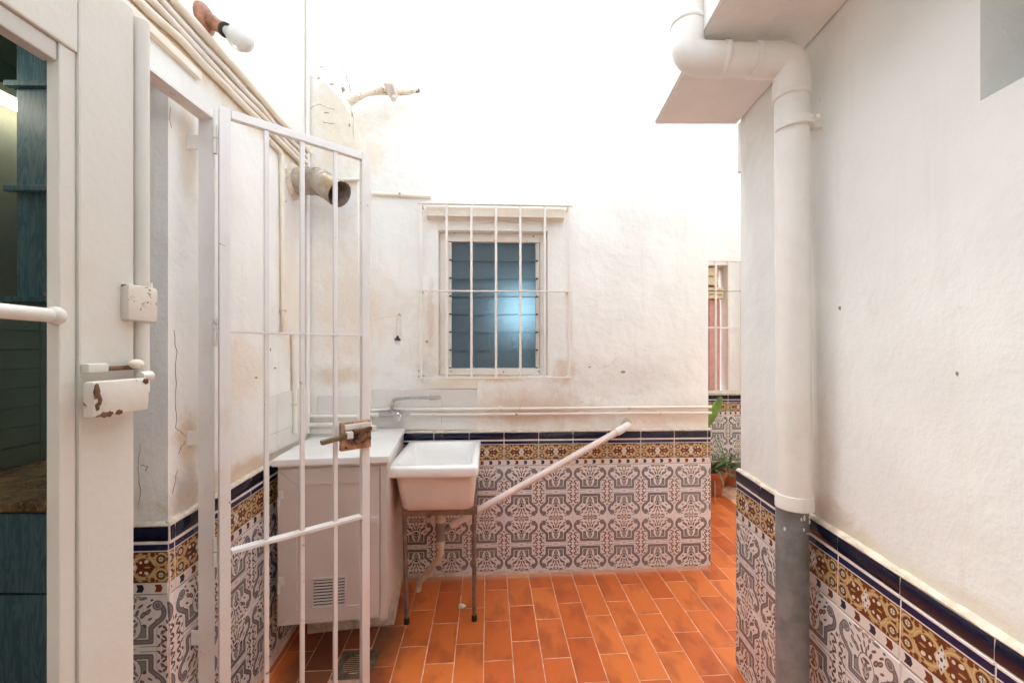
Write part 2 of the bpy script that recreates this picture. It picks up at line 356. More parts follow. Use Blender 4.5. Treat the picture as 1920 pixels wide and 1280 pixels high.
# ------------------------------------------------------------------ geometry helpers (everything authored in world metres)
MW = {}
def unit(v): return Vector(v).normalized()
class Frame:
    """origin + local axes; pt(u, d, z) -> world"""
    def __init__(s, o, u, d=None):
        s.o = Vector(o); s.u = unit(u); s.z = Vector((0, 0, 1)); s.d = unit(d) if d is not None else Vector((-s.u.y, s.u.x, 0))
    def pt(s, u, d, z): return s.o + s.u * u + s.d * d + s.z * z
class WF: 
    def pt(s, x, y, z): return Vector((x, y, z))
W = WF()
class MB:
    def __init__(s): s.bm = bmesh.new()
    def hexa(s, p, bev=0.0):
        """eight corners: bottom 4 (ccw), top 4"""
        vs_ = [s.bm.verts.new(q) for q in p]
        fs = [s.bm.faces.new([vs_[i] for i in f]) for f in ((3, 2, 1, 0), (4, 5, 6, 7), (0, 1, 5, 4), (1, 2, 6, 5), (2, 3, 7, 6), (3, 0, 4, 7))]
        if bev: bmesh.ops.bevel(s.bm, geom=list({e for f in fs for e in f.edges}), offset=bev, segments=2, affect='EDGES', profile=0.6)
        return s
    def box(s, a, b, fr=W, bev=0.0):
        (x0, y0, z0), (x1, y1, z1) = a, b
        x0, x1 = sorted((x0, x1)); y0, y1 = sorted((y0, y1)); z0, z1 = sorted((z0, z1))
        return s.hexa([fr.pt(*q) for q in ((x0, y0, z0), (x1, y0, z0), (x1, y1, z0), (x0, y1, z0), (x0, y0, z1), (x1, y0, z1), (x1, y1, z1), (x0, y1, z1))], bev)
    def bar(s, a, b, w, h, up=(0, 0, 1), bev=0.0):
        """rectangular bar from a to b, w across, h along up"""
        a, b = Vector(a), Vector(b); t = (b - a).normalized(); up = Vector(up)
        if abs(t.dot(up)) > 0.95: up = Vector((0, 1, 0))
        sd_ = t.cross(up).normalized(); up = sd_.cross(t)
        q = []
        for e in (a, b):
            for (i, j) in ((-1, -1), (1, -1), (1, 1), (-1, 1)): q.append(e + sd_ * (i * w / 2) + up * (j * h / 2))
        return s.hexa(q, bev)
    def tube(s, pts, r, seg=12, caps=True):
        pts = [Vector(p) for p in pts]; rr = r if isinstance(r, (list, tuple)) else [r] * len(pts)
        rings = []; prev = None
        for i, p in enumerate(pts):
            t = (pts[min(i + 1, len(pts) - 1)] - pts[max(i - 1, 0)]).normalized()
            if prev is None:
                ref = Vector((0, 0, 1)) if abs(t.z) < 0.9 else Vector((0, 1, 0)); nrm = t.cross(ref).normalized()
            else: nrm = (prev - t * prev.dot(t)).normalized()
            prev = nrm; bn = t.cross(nrm)
            rings.append([s.bm.verts.new(p + (nrm * math.cos(k * math.tau / seg) + bn * math.sin(k * math.tau / seg)) * rr[i]) for k in range(seg)])
        for a, b in zip(rings, rings[1:]):
            for k in range(seg): s.bm.faces.new((a[k], a[(k + 1) % seg], b[(k + 1) % seg], b[k]))
        if caps: s.bm.faces.new(rings[0][::-1]); s.bm.faces.new(rings[-1])
        return s
    def prism(s, poly, h0, h1, fn):
        """polygon in 2D, extruded between h0 and h1; fn(x, y, h) -> world"""
        lo = [s.bm.verts.new(fn(x, y, h0)) for x, y in poly]; hi = [s.bm.verts.new(fn(x, y, h1)) for x, y in poly]
        s.bm.faces.new(lo[::-1]); s.bm.faces.new(hi); n = len(poly)
        for i in range(n): s.bm.faces.new((lo[i], lo[(i + 1) % n], hi[(i + 1) % n], hi[i]))
        return s
    def loft(s, loops, cap0=False, cap1=False):
        rs = [[s.bm.verts.new(p) for p in lp] for lp in loops]; n = len(rs[0])
        for a, b in zip(rs, rs[1:]):
            for k in range(n): s.bm.faces.new((a[k], a[(k + 1) % n], b[(k + 1) % n], b[k]))
        if cap0: s.bm.faces.new(rs[0][::-1])
        if cap1: s.bm.faces.new(rs[-1])
        return s
    def sphere(s, c, r, sc=(1, 1, 1), seg=14):
        bmesh.ops.create_uvsphere(s.bm, u_segments=seg, v_segments=max(6, seg // 2), radius=r, matrix=Matrix.Translation(c) @ Matrix.Diagonal((*sc, 1)))
        return s
    def mesh(s, name, mat, org, smooth=None):
        bmesh.ops.recalc_face_normals(s.bm, faces=s.bm.faces[:])
        for v in s.bm.verts: v.co -= org
        me = bpy.data.meshes.new(name); s.bm.to_mesh(me); s.bm.free()
        me.materials.append(M[mat])
        if smooth:
            for p in me.polygons: p.use_smooth = True
            me.set_sharp_from_angle(angle=R(smooth))
        return me
    def build(s, name, mat, parent=None, smooth=None):
        vv = [v.co for v in s.bm.verts]
        lo = Vector([min(v[i] for v in vv) for i in range(3)]); hi = Vector([max(v[i] for v in vv) for i in range(3)])
        org = Vector(((lo.x + hi.x) / 2, (lo.y + hi.y) / 2, lo.z))
        ob = bpy.data.objects.new(name, s.mesh(name, mat, org, smooth)); COL.objects.link(ob)
        place(ob, Matrix.Translation(org), parent)
        return ob
def place(ob, mw, parent=None):
    MW[ob.name] = mw
    if parent is not None:
        ob.parent = parent; ob.matrix_basis = MW[parent.name].inverted() @ mw
    else: ob.matrix_basis = mw
def thing(name, loc, label, cat, group=None):
    ob = bpy.data.objects.new(name, None); ob.empty_display_size = 0.1; COL.objects.link(ob)
    place(ob, Matrix.Translation(Vector(loc))); return tag(ob, label, cat, group)
def tag(ob, label, cat, group=None):
    ob['label'] = label; ob['category'] = cat
    if group: ob['group'] = group
    return ob
def structure(ob): ob['kind'] = 'structure'; return ob
def inst(me, name, mw, parent):
    ob = bpy.data.objects.new(name, me); COL.objects.link(ob); place(ob, mw, parent); return ob
def rounded(pts, rad, n=6):
    pts = [Vector(p) for p in pts]; out = [pts[0]]
    for a, b, c in zip(pts, pts[1:], pts[2:]):
        d1, d2 = (a - b), (c - b); k = min(rad, d1.length * 0.49, d2.length * 0.49)
        p, q = b + d1.normalized() * k, b + d2.normalized() * k
        for i in range(n + 1):
            t = i / n; out.append(p * (1 - t) ** 2 + b * 2 * t * (1 - t) + q * t * t)
    out.append(pts[-1]); return out
def rrect(fr, u0, u1, d0, d1, z, rad, n=4):
    out = []
    for (cu, cd, a0) in ((u1 - rad, d1 - rad, 0), (u0 + rad, d1 - rad, 90), (u0 + rad, d0 + rad, 180), (u1 - rad, d0 + rad, 270)):
        for i in range(n + 1):
            a = R(a0 + 90 * i / n); out.append(fr.pt(cu + rad * math.cos(a), cd + rad * math.sin(a), z))
    return out

# photo geometry: walls as vertical planes (point, direction along wall, normal into the patio)
EYE = Vector((0, 0, HZ))
class Wall:
    def __init__(s, p0, u, n):
        s.p0 = Vector((*p0, 0)); s.u = unit((*u, 0)); n = Vector((*n, 0)); s.n = (n - s.u * n.dot(s.u)).normalized()
    def hit(s, px, py, off=0.0):
        """where the sight line through a photo pixel meets this wall (off metres in front of it)"""
        d = Vector(((px - CX) / FP, 1, -(py - CY) / FP)); t = ((s.p0 + s.n * off) - EYE).dot(s.n) / d.dot(s.n); return EYE + d * t
    def s_of(s, p): return (Vector(p) - s.p0).dot(s.u)
    def pt(s, u, off, z): return s.p0 + s.u * u + s.n * off + Vector((0, 0, z))
def floor_z(x, y): return -0.035 + 0.045 * (y - 3.0) + 0.011 * (x - 0.3)
def at(px, py, Y): return Vector(((px - CX) / FP * Y, Y, HZ - (py - CY) / FP * Y))
BW = Wall((0.75, 3.0), (19.7, 1), (0, -1))
LW = Wall((-1.185, 1.47), (-0.06, 1), (1, 0))
RW = Wall((1.02, 0.0), (0.05, 1), (-1, 0))
FW = Wall((2.0, 4.95), (19.7, 1), (0, -1))

def wall_mesh(wall, u0, u1, z0, z1, th, holes=(), mat='plaster_plain', name='wall', top=None):
    """one clean slab of masonry with rectangular openings (u0,u1,z0,z1)"""
    us = sorted({u0, u1, *[h[0] for h in holes], *[h[1] for h in holes]}); zs = sorted({z0, z1, *[h[2] for h in holes], *[h[3] for h in holes]})
    us = [u for u in us if u0 <= u <= u1]; zs = [z for z in zs if z0 <= z <= z1]
    mb = MB(); cache = {}
    def V(i, j, k):
        key = (i, j, k)
        if key not in cache: cache[key] = mb.bm.verts.new(wall.pt(us[i], -th if k else 0.0, zs[j]))
        return cache[key]
    def solid(i, j):
        if not (0 <= i < len(us) - 1 and 0 <= j < len(zs) - 1): return False
        uc, zc = (us[i] + us[i + 1]) / 2, (zs[j] + zs[j + 1]) / 2
        return not any(h[0] < uc < h[1] and h[2] < zc < h[3] for h in holes)
    for i in range(len(us) - 1):
        for j in range(len(zs) - 1):
            if not solid(i, j): continue
            for k in (0, 1): mb.bm.faces.new([V(*q, k) for q in ((i, j), (i + 1, j), (i + 1, j + 1), (i, j + 1))])
            for (di, dj, a, b) in ((-1, 0, (i, j), (i, j + 1)), (1, 0, (i + 1, j), (i + 1, j + 1)), (0, -1, (i, j), (i + 1, j)), (0, 1, (i, j + 1), (i + 1, j + 1))):
                if not solid(i + di, j + dj): mb.bm.faces.new((V(*a, 0), V(*b, 0), V(*b, 1), V(*a, 1)))
    return mb.build(name, mat)

# tile pieces: cut from the full tile so that the printed pattern keeps its place
_tm = {}
def piece_mesh(kind, x0, x1, z0, z1, mat, th=0.009, ch=0.0018):
    key = (kind, round(x0, 4), round(x1, 4), round(z0, 4), round(z1, 4))
    if key in _tm: return _tm[key]
    bm = bmesh.new()
    def ring(i, y): return [bm.verts.new(q) for q in ((x0 + i, y, z0 + i), (x1 - i, y, z0 + i), (x1 - i, y, z1 - i), (x0 + i, y, z1 - i))]
    if kind == 'trim':                                   # half-round capping piece, its top edge rolled back to the wall
        prof = [(0.0, z0), (th - 0.003, z0), (th, z0 + 0.003), (th + 0.001, z0 + 0.5 * (z1 - z0)), (th - 0.001, z1 - 0.009), (th - 0.006, z1 - 0.002), (0.0, z1)]
        A = [bm.verts.new((x0, -a, b)) for a, b in prof]; B = [bm.verts.new((x1, -a, b)) for a, b in prof]
        bm.faces.new(A); bm.faces.new(B[::-1]); n = len(prof)
        for i in range(n): bm.faces.new((A[i], B[i], B[(i + 1) % n], A[(i + 1) % n]))
    else:
        a, b, c = ring(0, 0.0), ring(0, -(th - ch)), ring(ch, -th)
        for p, q in ((a, b), (b, c)):
            for k in range(4): bm.faces.new((p[k], p[(k + 1) % 4], q[(k + 1) % 4], q[k]))
        bm.faces.new(c); bm.faces.new(a[::-1])
    bmesh.ops.recalc_face_normals(bm, faces=bm.faces[:])
    me = bpy.data.meshes.new(kind); bm.to_mesh(me); bm.free(); me.materials.append(M[mat]); _tm[key] = me
    if kind == 'trim':
        for p in me.polygons: p.use_smooth = True
        me.set_sharp_from_angle(angle=R(50))
    return me
TW, JT = 0.24, 0.0045
def dado(wall, parent, s0, s1, ztop0, slope, anchor, flip=False, bed=0.013, bottom=None, mortar=True):
    """majolica skirting: capping, border, two rows of 24 x 36 tiles, following the fall of the floor"""
    lat = Vector(wall.u) + Vector((0, 0, slope)); lat.normalize()
    # local x must point so that -y is the room side
    nrm = wall.n; xax = lat.copy(); yax = -nrm
    zax = xax.cross(yax)
    if zax.z < 0: xax = -xax; zax = xax.cross(yax)
    sgn = 1 if xax.dot(wall.u) > 0 else -1
    def top(s): return ztop0 + slope * s
    bmx = MB(); lo0, lo1 = top(s0) - 1.02, top(s1) - 1.02
    bmx.hexa([wall.pt(s0, 0.0005, lo0), wall.pt(s1, 0.0005, lo1), wall.pt(s1, bed, lo1), wall.pt(s0, bed, lo0),
              wall.pt(s0, 0.0005, top(s0) - 0.003), wall.pt(s1, 0.0005, top(s1) - 0.003), wall.pt(s1, bed, top(s1) - 0.003), wall.pt(s0, bed, top(s0) - 0.003)])
    bmx.build('grout_bed', 'grout', parent)
    if mortar:
        mb = MB(); n = max(3, int((s1 - s0) / 0.05)); A = []; 
        for i in range(n + 1):
            s = s0 + (s1 - s0) * i / n; h = 0.006 + 0.006 * random.random(); dd = bed + 0.006 * random.random()
            A.append([wall.pt(s, 0.0008, top(s) - 0.002), wall.pt(s, dd, top(s) - 0.002), wall.pt(s, dd * 0.7, top(s) + h * 0.5), wall.pt(s, 0.0008, top(s) + h)])
        mb.loft(A, True, True); mb.build('mortar_bead', 'mortar', parent)
    k0 = math.floor((s0 - anchor) / TW); k1 = math.ceil((s1 - anchor) / TW)
    rows = [('trim', 'trim_tile', 0.0, 0.058, 'navy_glaze'), ('border', 'border_tile', 0.060, 0.240, 'border'), ('tile', 'wall_tile', 0.242, 0.602, 'tile'), ('tile', 'wall_tile', 0.604, 0.964, 'tile')]
    for k in range(k0, k1):
        a, b = anchor + k * TW, anchor + (k + 1) * TW; c = (a + b) / 2
        ca, cb = max(a, s0), min(b, s1)
        if cb - ca < 0.012: continue
        for kind, nm, t0, t1, mat in rows:
            off = 0.07 if kind == 'trim' and (b <= s1 - 0.05 and a >= s0 + 0.02) and False else 0.0
            h = (t1 - t0) / 2
            x0, x1 = (ca - c) * sgn, (cb - c) * sgn; x0, x1 = sorted((x0, x1))
            me = piece_mesh(kind, x0 + JT / 2, x1 - JT / 2, -h, h, mat)
            pz = top(c) - (t0 + t1) / 2
            o = wall.pt(c, bed - 0.0072 + random.uniform(-0.0004, 0.0004), pz)
            mw = Matrix.Translation(o) @ Matrix((xax, yax, zax)).transposed().to_4x4() @ Matrix.Rotation(R(random.uniform(-0.25, 0.25)), 4, 'X') @ Matrix.Rotation(R(random.uniform(-0.25, 0.25)), 4, 'Z')
            inst(me, nm, mw, parent)

def white_tiles(wall, parent, s0, s1, z0, z1, tw=0.25, hh=0.20, anchor=0.0, bed=0.006):
    mb = MB(); mb.hexa([wall.pt(u, d, z) for z in (z0, z1) for (u, d) in ((s0, 0.0005), (s1, 0.0005), (s1, bed), (s0, bed))]); mb.build('grout_bed', 'grout', parent)
    xax = wall.u.copy(); yax = -wall.n; zax = xax.cross(yax); sgn = 1
    if zax.z < 0: xax = -xax; zax = xax.cross(yax); sgn = -1
    k0 = math.floor((s0 - anchor) / tw); k1 = math.ceil((s1 - anchor) / tw)
    for k in range(k0, k1):
        ca, cb = max(anchor + k * tw, s0), min(anchor + (k + 1) * tw, s1)
        if cb - ca < 0.015: continue
        zz = z1
        while zz > z0 + 0.015:
            zb = max(zz - hh, z0); w, h = (cb - ca) / 2 - 0.001, (zz - zb) / 2 - 0.001
            me = piece_mesh('white', -w, w, -h, h, 'white_tile', 0.007, 0.0015)
            mw = Matrix.Translation(wall.pt((ca + cb) / 2, bed - 0.004, (zz + zb) / 2)) @ Matrix((xax, yax, zax)).transposed().to_4x4() @ Matrix.Rotation(R(random.uniform(-.3, .3)), 4, 'Z')
            inst(me, 'white_wall_tile', mw, parent); zz = zb

def crack(wall, pts, parent, w=0.003, off=0.0012, mat='crack', name='crack'):
    """a fissure drawn through photo pixels on a wall: a thin jagged sliver"""
    P = [wall.hit(x, y, off) for x, y in pts]; Q = []
    for a, b in zip(P, P[1:]):
        for i in range(3):
            t = i / 3; q = a.lerp(b, t) + wall.u * random.uniform(-1, 1) * 0.006 + Vector((0, 0, random.uniform(-1, 1) * 0.006)); Q.append(q)
    Q.append(P[-1]); mb = MB(); loops = []
    for i, q in enumerate(Q):
        t = (Q[min(i + 1, len(Q) - 1)] - Q[max(0, i - 1)]).normalized(); sdv = t.cross(wall.n).normalized()
        ww = w * 0.55 * random.uniform(0.35, 1.0) * (0.3 if i in (0, len(Q) - 1) else 1)
        loops.append([q - sdv * ww / 2 - wall.n * 0.004, q + sdv * ww / 2 - wall.n * 0.004, q + sdv * ww / 2, q - sdv * ww / 2])
    mb.loft(loops, True, True); return mb.build(name, mat, parent)
def flake(wall, px, py, rx, ry, parent, mat='flake'):
    c = wall.hit(px, py, 0.0); mb = MB(); n = 9; ph = random.random() * 6
    poly = [(math.cos(ph + i * math.tau / n) * rx * random.uniform(0.55, 1.1), math.sin(ph + i * math.tau / n) * ry * random.uniform(0.55, 1.1)) for i in range(n)]
    mb.prism(poly, -0.003, 0.0016, lambda x, y, h: c + wall.u * x + Vector((0, 0, y)) + wall.n * h)
    return mb.build('paint_flake', mat, parent)

# ------------------------------------------------------------------ the setting: floor
gb = MB(); FX0, FX1, FY0, FY1 = -1.7, 3.3, -0.6, 5.2
top_ = [Vector((x, y, floor_z(x, y) - 0.0016)) for x, y in ((FX0, FY0), (FX1, FY0), (FX1, FY1), (FX0, FY1))]
gb.hexa([v - Vector((0, 0, 0.15)) for v in top_] + top_)
floor = structure(gb.build('patio_floor', 'floor_grout'))
FT, FL, FJ = 0.149, 0.298, 0.0048
fd = Vector((-0.055, 1, 0.045 - 0.055 * 0.011)).normalized(); fu = Vector((1, 0.055, 0.011 + 0.055 * 0.045)).normalized(); fn = fu.cross(fd).normalized(); fu = fd.cross(fn)
def floor_hit(px, py):
    d = Vector(((px - CX) / FP, 1, -(py - CY) / FP)); n = Vector((-0.011, -0.045, 1)); o = Vector((0.3, 3.0, -0.035))
    t = (o - EYE).dot(n) / d.dot(n); return EYE + d * t
f0 = floor_hit(908, 1164)
bm = bmesh.new(); hx, hy = (FT - FJ) / 2, (FL - FJ) / 2
lv = []
for (i, z) in ((0, -0.012), (0, -0.001), (0.001, 0.0)): lv.append([bm.verts.new((sx * (hx - i), sy * (hy - i), z)) for sx, sy in ((-1, -1), (1, -1), (1, 1), (-1, 1))])
for a, b in zip(lv, lv[1:]):
    for k in range(4): bm.faces.new((a[k], a[(k + 1) % 4], b[(k + 1) % 4], b[k]))
bm.faces.new(lv[2]); bmesh.ops.recalc_face_normals(bm, faces=bm.faces[:])
fm = bpy.data.meshes.new('floor_tile'); bm.to_mesh(fm); bm.free(); fm.materials.append(M['floor_tile'])
DRAIN = floor_hit(668, 1244)
cells = []
for i in range(-9, 16):
    stag = (0.0 if i % 2 == 0 else 0.44) + random.uniform(-0.02, 0.02)
    for j in range(-8, 11):
        c = f0 + fu * ((i + 0.5) * FT) + fd * ((j + stag - 0.5) * FL)
        x, y = c.x, c.y
        lim_r = 1.02 + 0.05 * y + 0.02 if y < 2.12 else 2.75
        if x > lim_r + 0.05 or x < -1.3: continue
        if y > 4.98 or y < 0.85: continue
        if y > 3.10 + x / 19.7 and x < 1.40: continue
        if abs(x - DRAIN.x) < 0.10 and abs(y - DRAIN.y) < 0.17: continue
        if y > 4.2 and x > 2.5: continue
        cells.append(c)
for c in cells:
    mw = Matrix.Translation(c + fn * random.uniform(-0.0005, 0.0007)) @ Matrix((fu, fd, fn)).transposed().to_4x4() @ Matrix.Rotation(R(random.uniform(-0.35, 0.35)), 4, 'Z') @ Matrix.Rotation(R(random.uniform(-0.1, 0.1)), 4, 'X')
    inst(fm, 'floor_tile', mw, floor)
print('floor tiles', len(cells))

# ------------------------------------------------------------------ walls
HT = 5.6
# back wall with the louvred window opening
uL, uR = BW.s_of(Vector((-1.60, 2.88, 0))), BW.s_of(BW.hit(1328, 900))
h00, h11 = BW.hit(822, 704), BW.hit(1027, 434)
WIN = (BW.s_of(h00), BW.s_of(h11), h00.z, h11.z)
back = tag(wall_mesh(BW, uL, uR, -0.3, HT, 0.22, [WIN], 'plaster_back', 'back_wall'),
           'tall stained white plaster wall with the barred louvre window and patterned tile skirting behind the sink', 'wall')
z_l = BW.hit(900, 808).z; z_r = BW.hit(1328, 804).z; s_l = BW.s_of(BW.hit(900, 808))
bslope = (z_r - z_l) / (uR - s_l)
dado(BW, back, BW.s_of(BW.hit(757, 900)), uR + 0.012, z_l - bslope * s_l, bslope, BW.s_of(BW.hit(945, 830)))
# pipe chase in the corner
CH = Wall((-0.943, 2.625), (19.7, 1), (0, -1))
cl, cr = CH.s_of((-1.30, 2.6, 0)), 0.0
poly = [(cl, -0.25), (cr, -0.25), (cr + 0.004, 1.2), (cr - 0.004, 2.2), (cr - 0.01, 2.72), (cr - 0.06, 2.92), (cr - 0.10, 3.03), (cr - 0.17, 3.10), (cr - 0.24, 3.17), (cl, 3.20)]
mb = MB(); mb.prism(poly, -0.31, 0.0, lambda x, y, h: CH.pt(x, h, y)); chase = mb.build('pipe_chase', 'plaster_back', back)
for pts, w in (([(576, 208), (588, 200), (600, 196), (615, 204), (628, 206)], .006), ([(604, 228), (616, 231), (628, 233)], .008), ([(575, 195), (577, 215)], .008), ([(640, 120), (652, 150), (656, 175)], .006), ([(657, 200), (662, 225), (664, 262)], .006), ([(600, 127), (606, 124)], .006)):
    crack(CH, pts, chase, w)
for f in ((598, 147, .012, .005), (622, 158, .014, .004), (643, 168, .010, .02), (660, 215, .006, .018), (612, 212, .02, .004), (655, 235, .006, .012)): flake(CH, *f, chase)
for f in ((790, 706, .025, .012), (786, 695, .012, .008), (1168, 697, .02, .01), (1091, 753, .012, .003), (1105, 688, .012, .006), (800, 640, .01, .012)): flake(BW, *f, back)
for pts, w in (([(700, 600), (715, 596), (735, 594)], .003), ([(1106, 672), (1125, 690), (1145, 682), (1160, 670)], .003), ([(1180, 692), (1210, 700), (1240, 697)], .002), ([(1095, 575), (1120, 572)], .002), ([(1140, 480), (1165, 478)], .002), ([(905, 420), (940, 414), (975, 418)], .005)):
    crack(BW, pts, back, w)
# white splash-back tiles behind tap and worktop
white_tiles(BW, back, BW.s_of(BW.hit(690, 760)), BW.s_of(BW.hit(894, 760)), BW.hit(800, 806).z + 0.004, BW.hit(860, 729).z, anchor=BW.s_of(BW.hit(759, 760)), hh=0.165)
white_tiles(CH, back, CH.s_of((-1.262, 2.61, 0)), -0.002, 0.99, CH.hit(620, 741).z, anchor=CH.s_of(CH.hit(596, 770)), hh=0.2)

# left wall with the kitchen doorway
lw0, lw1 = LW.s_of((-1.1, -0.4, 0)), LW.s_of((-1.28, 3.05, 0))
left = tag(wall_mesh(LW, lw0, lw1, -0.3, 3.8, 0.26, [(LW.s_of((-1.12, 0.42, 0)), 0.0, -0.3, 2.42)], 'plaster_left', 'left_wall'),
           'white plaster wall on the left with cables, tile skirting and the kitchen doorway in it', 'wall')
zl1, zl2 = LW.hit(429, 921, 0.02).z, LW.hit(513, 875, 0.02).z
sl1, sl2 = LW.s_of(LW.hit(429, 921, 0.02)), LW.s_of(LW.hit(513, 875, 0.02))
lsl = 0.035
dado(LW, left, -0.012, lw1 - 0.12, 0.908, lsl, 0.012, bed=0.015)
# skirting turned into the doorway reveal
RV = Wall((LW.pt(0, 0, 0).x, LW.pt(0, 0, 0).y), (1, 0.06), (0, -1))
dado(RV, left, -0.13, 0.012, 0.907, 0.0, -0.12 - 0.108, bed=0.013)
white_tiles(LW, left, LW.s_of(LW.hit(500, 800)), LW.s_of((-1.25, 2.60, 0)), 0.975, 1.275, anchor=LW.s_of(LW.hit(556, 800)), hh=0.2)
for pts, w in (([(328, 620), (331, 660), (330, 700), (329, 760), (330, 800), (345, 812), (352, 822)], .004), ([(352, 826), (340, 835), (335, 850)], .005), ([(333, 880), (328, 905), (324, 925)], .003), ([(388, 690), (392, 700)], .003), ([(318, 200), (322, 240)], .002)):
    crack(LW, pts, left, w)
for pts, w in (([(262, 830), (259, 870), (262, 905), (258, 950)], .004), ([(265, 872), (275, 876), (272, 884)], .006)): crack(RV, pts, left, w)
for f in ((480, 708, .012, .006), (516, 690, .014, .006), (430, 653, .004, .006), (507, 655, .006, .01)): flake(LW, *f, left)
# timber strip above the doorway
mb = MB(); mb.box((lw0 + 0.7, 0.0, 2.520), (LW.s_of(LW.hit(368, 144)), 0.022, 2.550), LW, 0.004); mb.build('timber_strip', 'cable_paint', left)

# right wall with the high recessed window
rw1 = LW and 2.085
nh = RW.hit(1838, 190)
right = tag(wall_mesh(RW, -0.4, 2.10, -0.3, 2.96, 0.30, [(0.15, RW.s_of(nh), nh.z, 2.6)], 'plaster_right', 'right_wall'),
            'rough white plaster wall on the right behind the downpipe, tiled at its foot', 'wall')
mb = MB(); mb.box((2.102, -0.295, 2.385), (2.138, -0.003, 2.6285), RW); mb.build('plaster_lip', 'plaster_right', right)
zr1, zr2 = RW.hit(1454, 927, 0.018).z, RW.hit(1864, 1190, 0.018).z
sr1, sr2 = RW.s_of(RW.hit(1454, 927, 0.018)), RW.s_of(RW.hit(1864, 1190, 0.018))
rsl = (zr1 - zr2) / (sr1 - sr2)
dado(RW, right, 0.30, 2.115, zr1 - rsl * sr1, rsl, RW.s_of(RW.hit(1686, 1121, 0.018)), bed=0.015)
mb = MB(); mb.box((0.152, -0.25, nh.z + 0.002), (RW.s_of(nh) - 0.002, -0.22, 2.598), RW); mb.build('window_shutter', 'kitchen_plaster', right)
for f in ((1575, 578, .006, .008), (1795, 700, .004, .006)): flake(RW, *f, right)

# wall round the doorway the picture is taken from, and the room behind it
DW = Wall((0.0, -0.10), (-1, 0), (0, 1))
tag(wall_mesh(DW, -1.30, 1.30, -0.3, 2.45, 0.25, [(-0.68, 0.68, -0.3, 2.15)], 'plaster_plain', 'house_wall'), 'white house wall round the doorway the view is taken from', 'wall')
mb = MB()
for a, b in (((-1.6, -2.2, -0.3), (1.6, -2.1, 2.6)), ((-1.7, -2.1, -0.3), (-1.6, -0.36, 2.6)), ((1.6, -2.1, -0.3), (1.7, -0.36, 2.6)), ((-1.6, -2.1, 2.5), (1.6, -0.36, 2.6))): mb.box(a, b)
tag(mb.build('hallway_room', 'kitchen_plaster'), 'plain walls and ceiling of the hallway behind the viewpoint', 'room')

# far wall, side of the rear block and end of the passage
wz0, wz1 = FW.hit(1350, 736).z, FW.hit(1350, 497).z
fu0, fu1 = FW.s_of((1.3, 4.91, 0)), FW.s_of((3.2, 5.01, 0))
wu0, wu1 = FW.s_of(FW.hit(1305, 600)), FW.s_of(FW.hit(1366, 600))
far = tag(wall_mesh(FW, fu0, fu1, -0.2, HT, 0.25, [(wu0, wu1, wz0, wz1)], 'plaster_plain', 'far_wall'), 'white wall with barred window seen far off through the narrow gap', 'wall')
dado(FW, far, fu0 + 0.02, FW.s_of((2.75, 4.98, 0)), FW.hit(1360, 739).z, 0.0, FW.s_of(FW.hit(1364, 800)))
SW = Wall((BW.pt(uR, 0, 0).x, BW.pt(uR, 0, 0).y), (-0.05, 1), (1, 0))
side = tag(wall_mesh(SW, 0.23, 1.87, -0.3, HT, 0.22, (), 'plaster_plain', 'passage_wall'), 'white side of the rear block lining the passage, turned away from view', 'wall')
EW = Wall((3.05, 1.9), (0, 1), (-1, 0))
tag(wall_mesh(EW, -0.2, 3.3, -0.3, HT, 0.2, (), 'plaster_plain', 'end_wall'), 'white wall closing the passage beyond the right wall', 'wall')
NWL = Wall((1.45, 1.80), (-1, 0), (0, 1))
tag(wall_mesh(NWL, -1.7, -0.02, -0.3, 3.15, 0.2, (), 'plaster_plain', 'return_wall'), 'white wall behind the right wall on the passage side', 'wall')

# ------------------------------------------------------------------ balcony slab
def sl(x, y): return x + 0.05 * (y - 2.136)
mb = MB(); xs = 0.712
poly = [(sl(xs, -0.09), -0.09), (1.016, -0.09), (1.02 + 0.05 * 2.136 - 0.003, 2.136), (xs, 2.136)]
mb.prism(poly, 2.63, 2.94, lambda x, y, h: Vector((x, y, h)))
bmesh.ops.bevel(mb.bm, geom=mb.bm.edges[:], offset=0.006, segments=2, affect='EDGES')
tag(mb.build('balcony_slab', 'plaster_slab'), 'white plastered concrete overhang along the top of the right wall', 'slab')

# ------------------------------------------------------------------ downpipe
dp = thing('downpipe', (1.0, 1.52, floor_z(1.0, 1.52)), 'thick white drainpipe bending under the overhang, grey at its foot', 'drainpipe')
A = Vector((0.642, 1.56, 4.4)); B = Vector((0.642, 1.56, 2.565)); C = Vector((1.006, 1.535, 2.540)); D = Vector((1.006, 1.52, 0.955))
MB().tube([A, B + Vector((0, 0, 0.10))], 0.055, 24).build('upper_pipe', 'pvc_white', dp, 40)
MB().tube([B + Vector((0, 0, 0.13)), *rounded([B + Vector((0, 0, 0.12)), B, B + (C - B).normalized() * 0.12], 0.09, 8), B + (C - B).normalized() * 0.13], 0.0575, 24).build('elbow', 'pvc_white', dp, 40)
MB().tube([B + (C - B).normalized() * 0.10, C - (C - B).normalized() * 0.10], 0.055, 24).build('cross_pipe', 'pvc_white', dp, 40)
MB().tube([C - (C - B).normalized() * 0.13, *rounded([C - (C - B).normalized() * 0.12, C, C - Vector((0, 0, 0.12))], 0.09, 8), C - Vector((0, 0, 0.13))], 0.060, 24).build('elbow', 'pvc_white', dp, 40)
MB().tube([C - Vector((0, 0, 0.10)), D], [0.0545, 0.0550], 24).build('lower_pipe', 'pvc_white', dp, 40)
MB().tube([D + Vector((0, 0, 0.035)), D + Vector((0, 0, 0.012)), D - Vector((0, 0, 0.012))], [0.0575, 0.0605, 0.0605], 24).build('collar', 'pvc_white', dp, 40)
G = Vector((1.003, 1.528, 0))
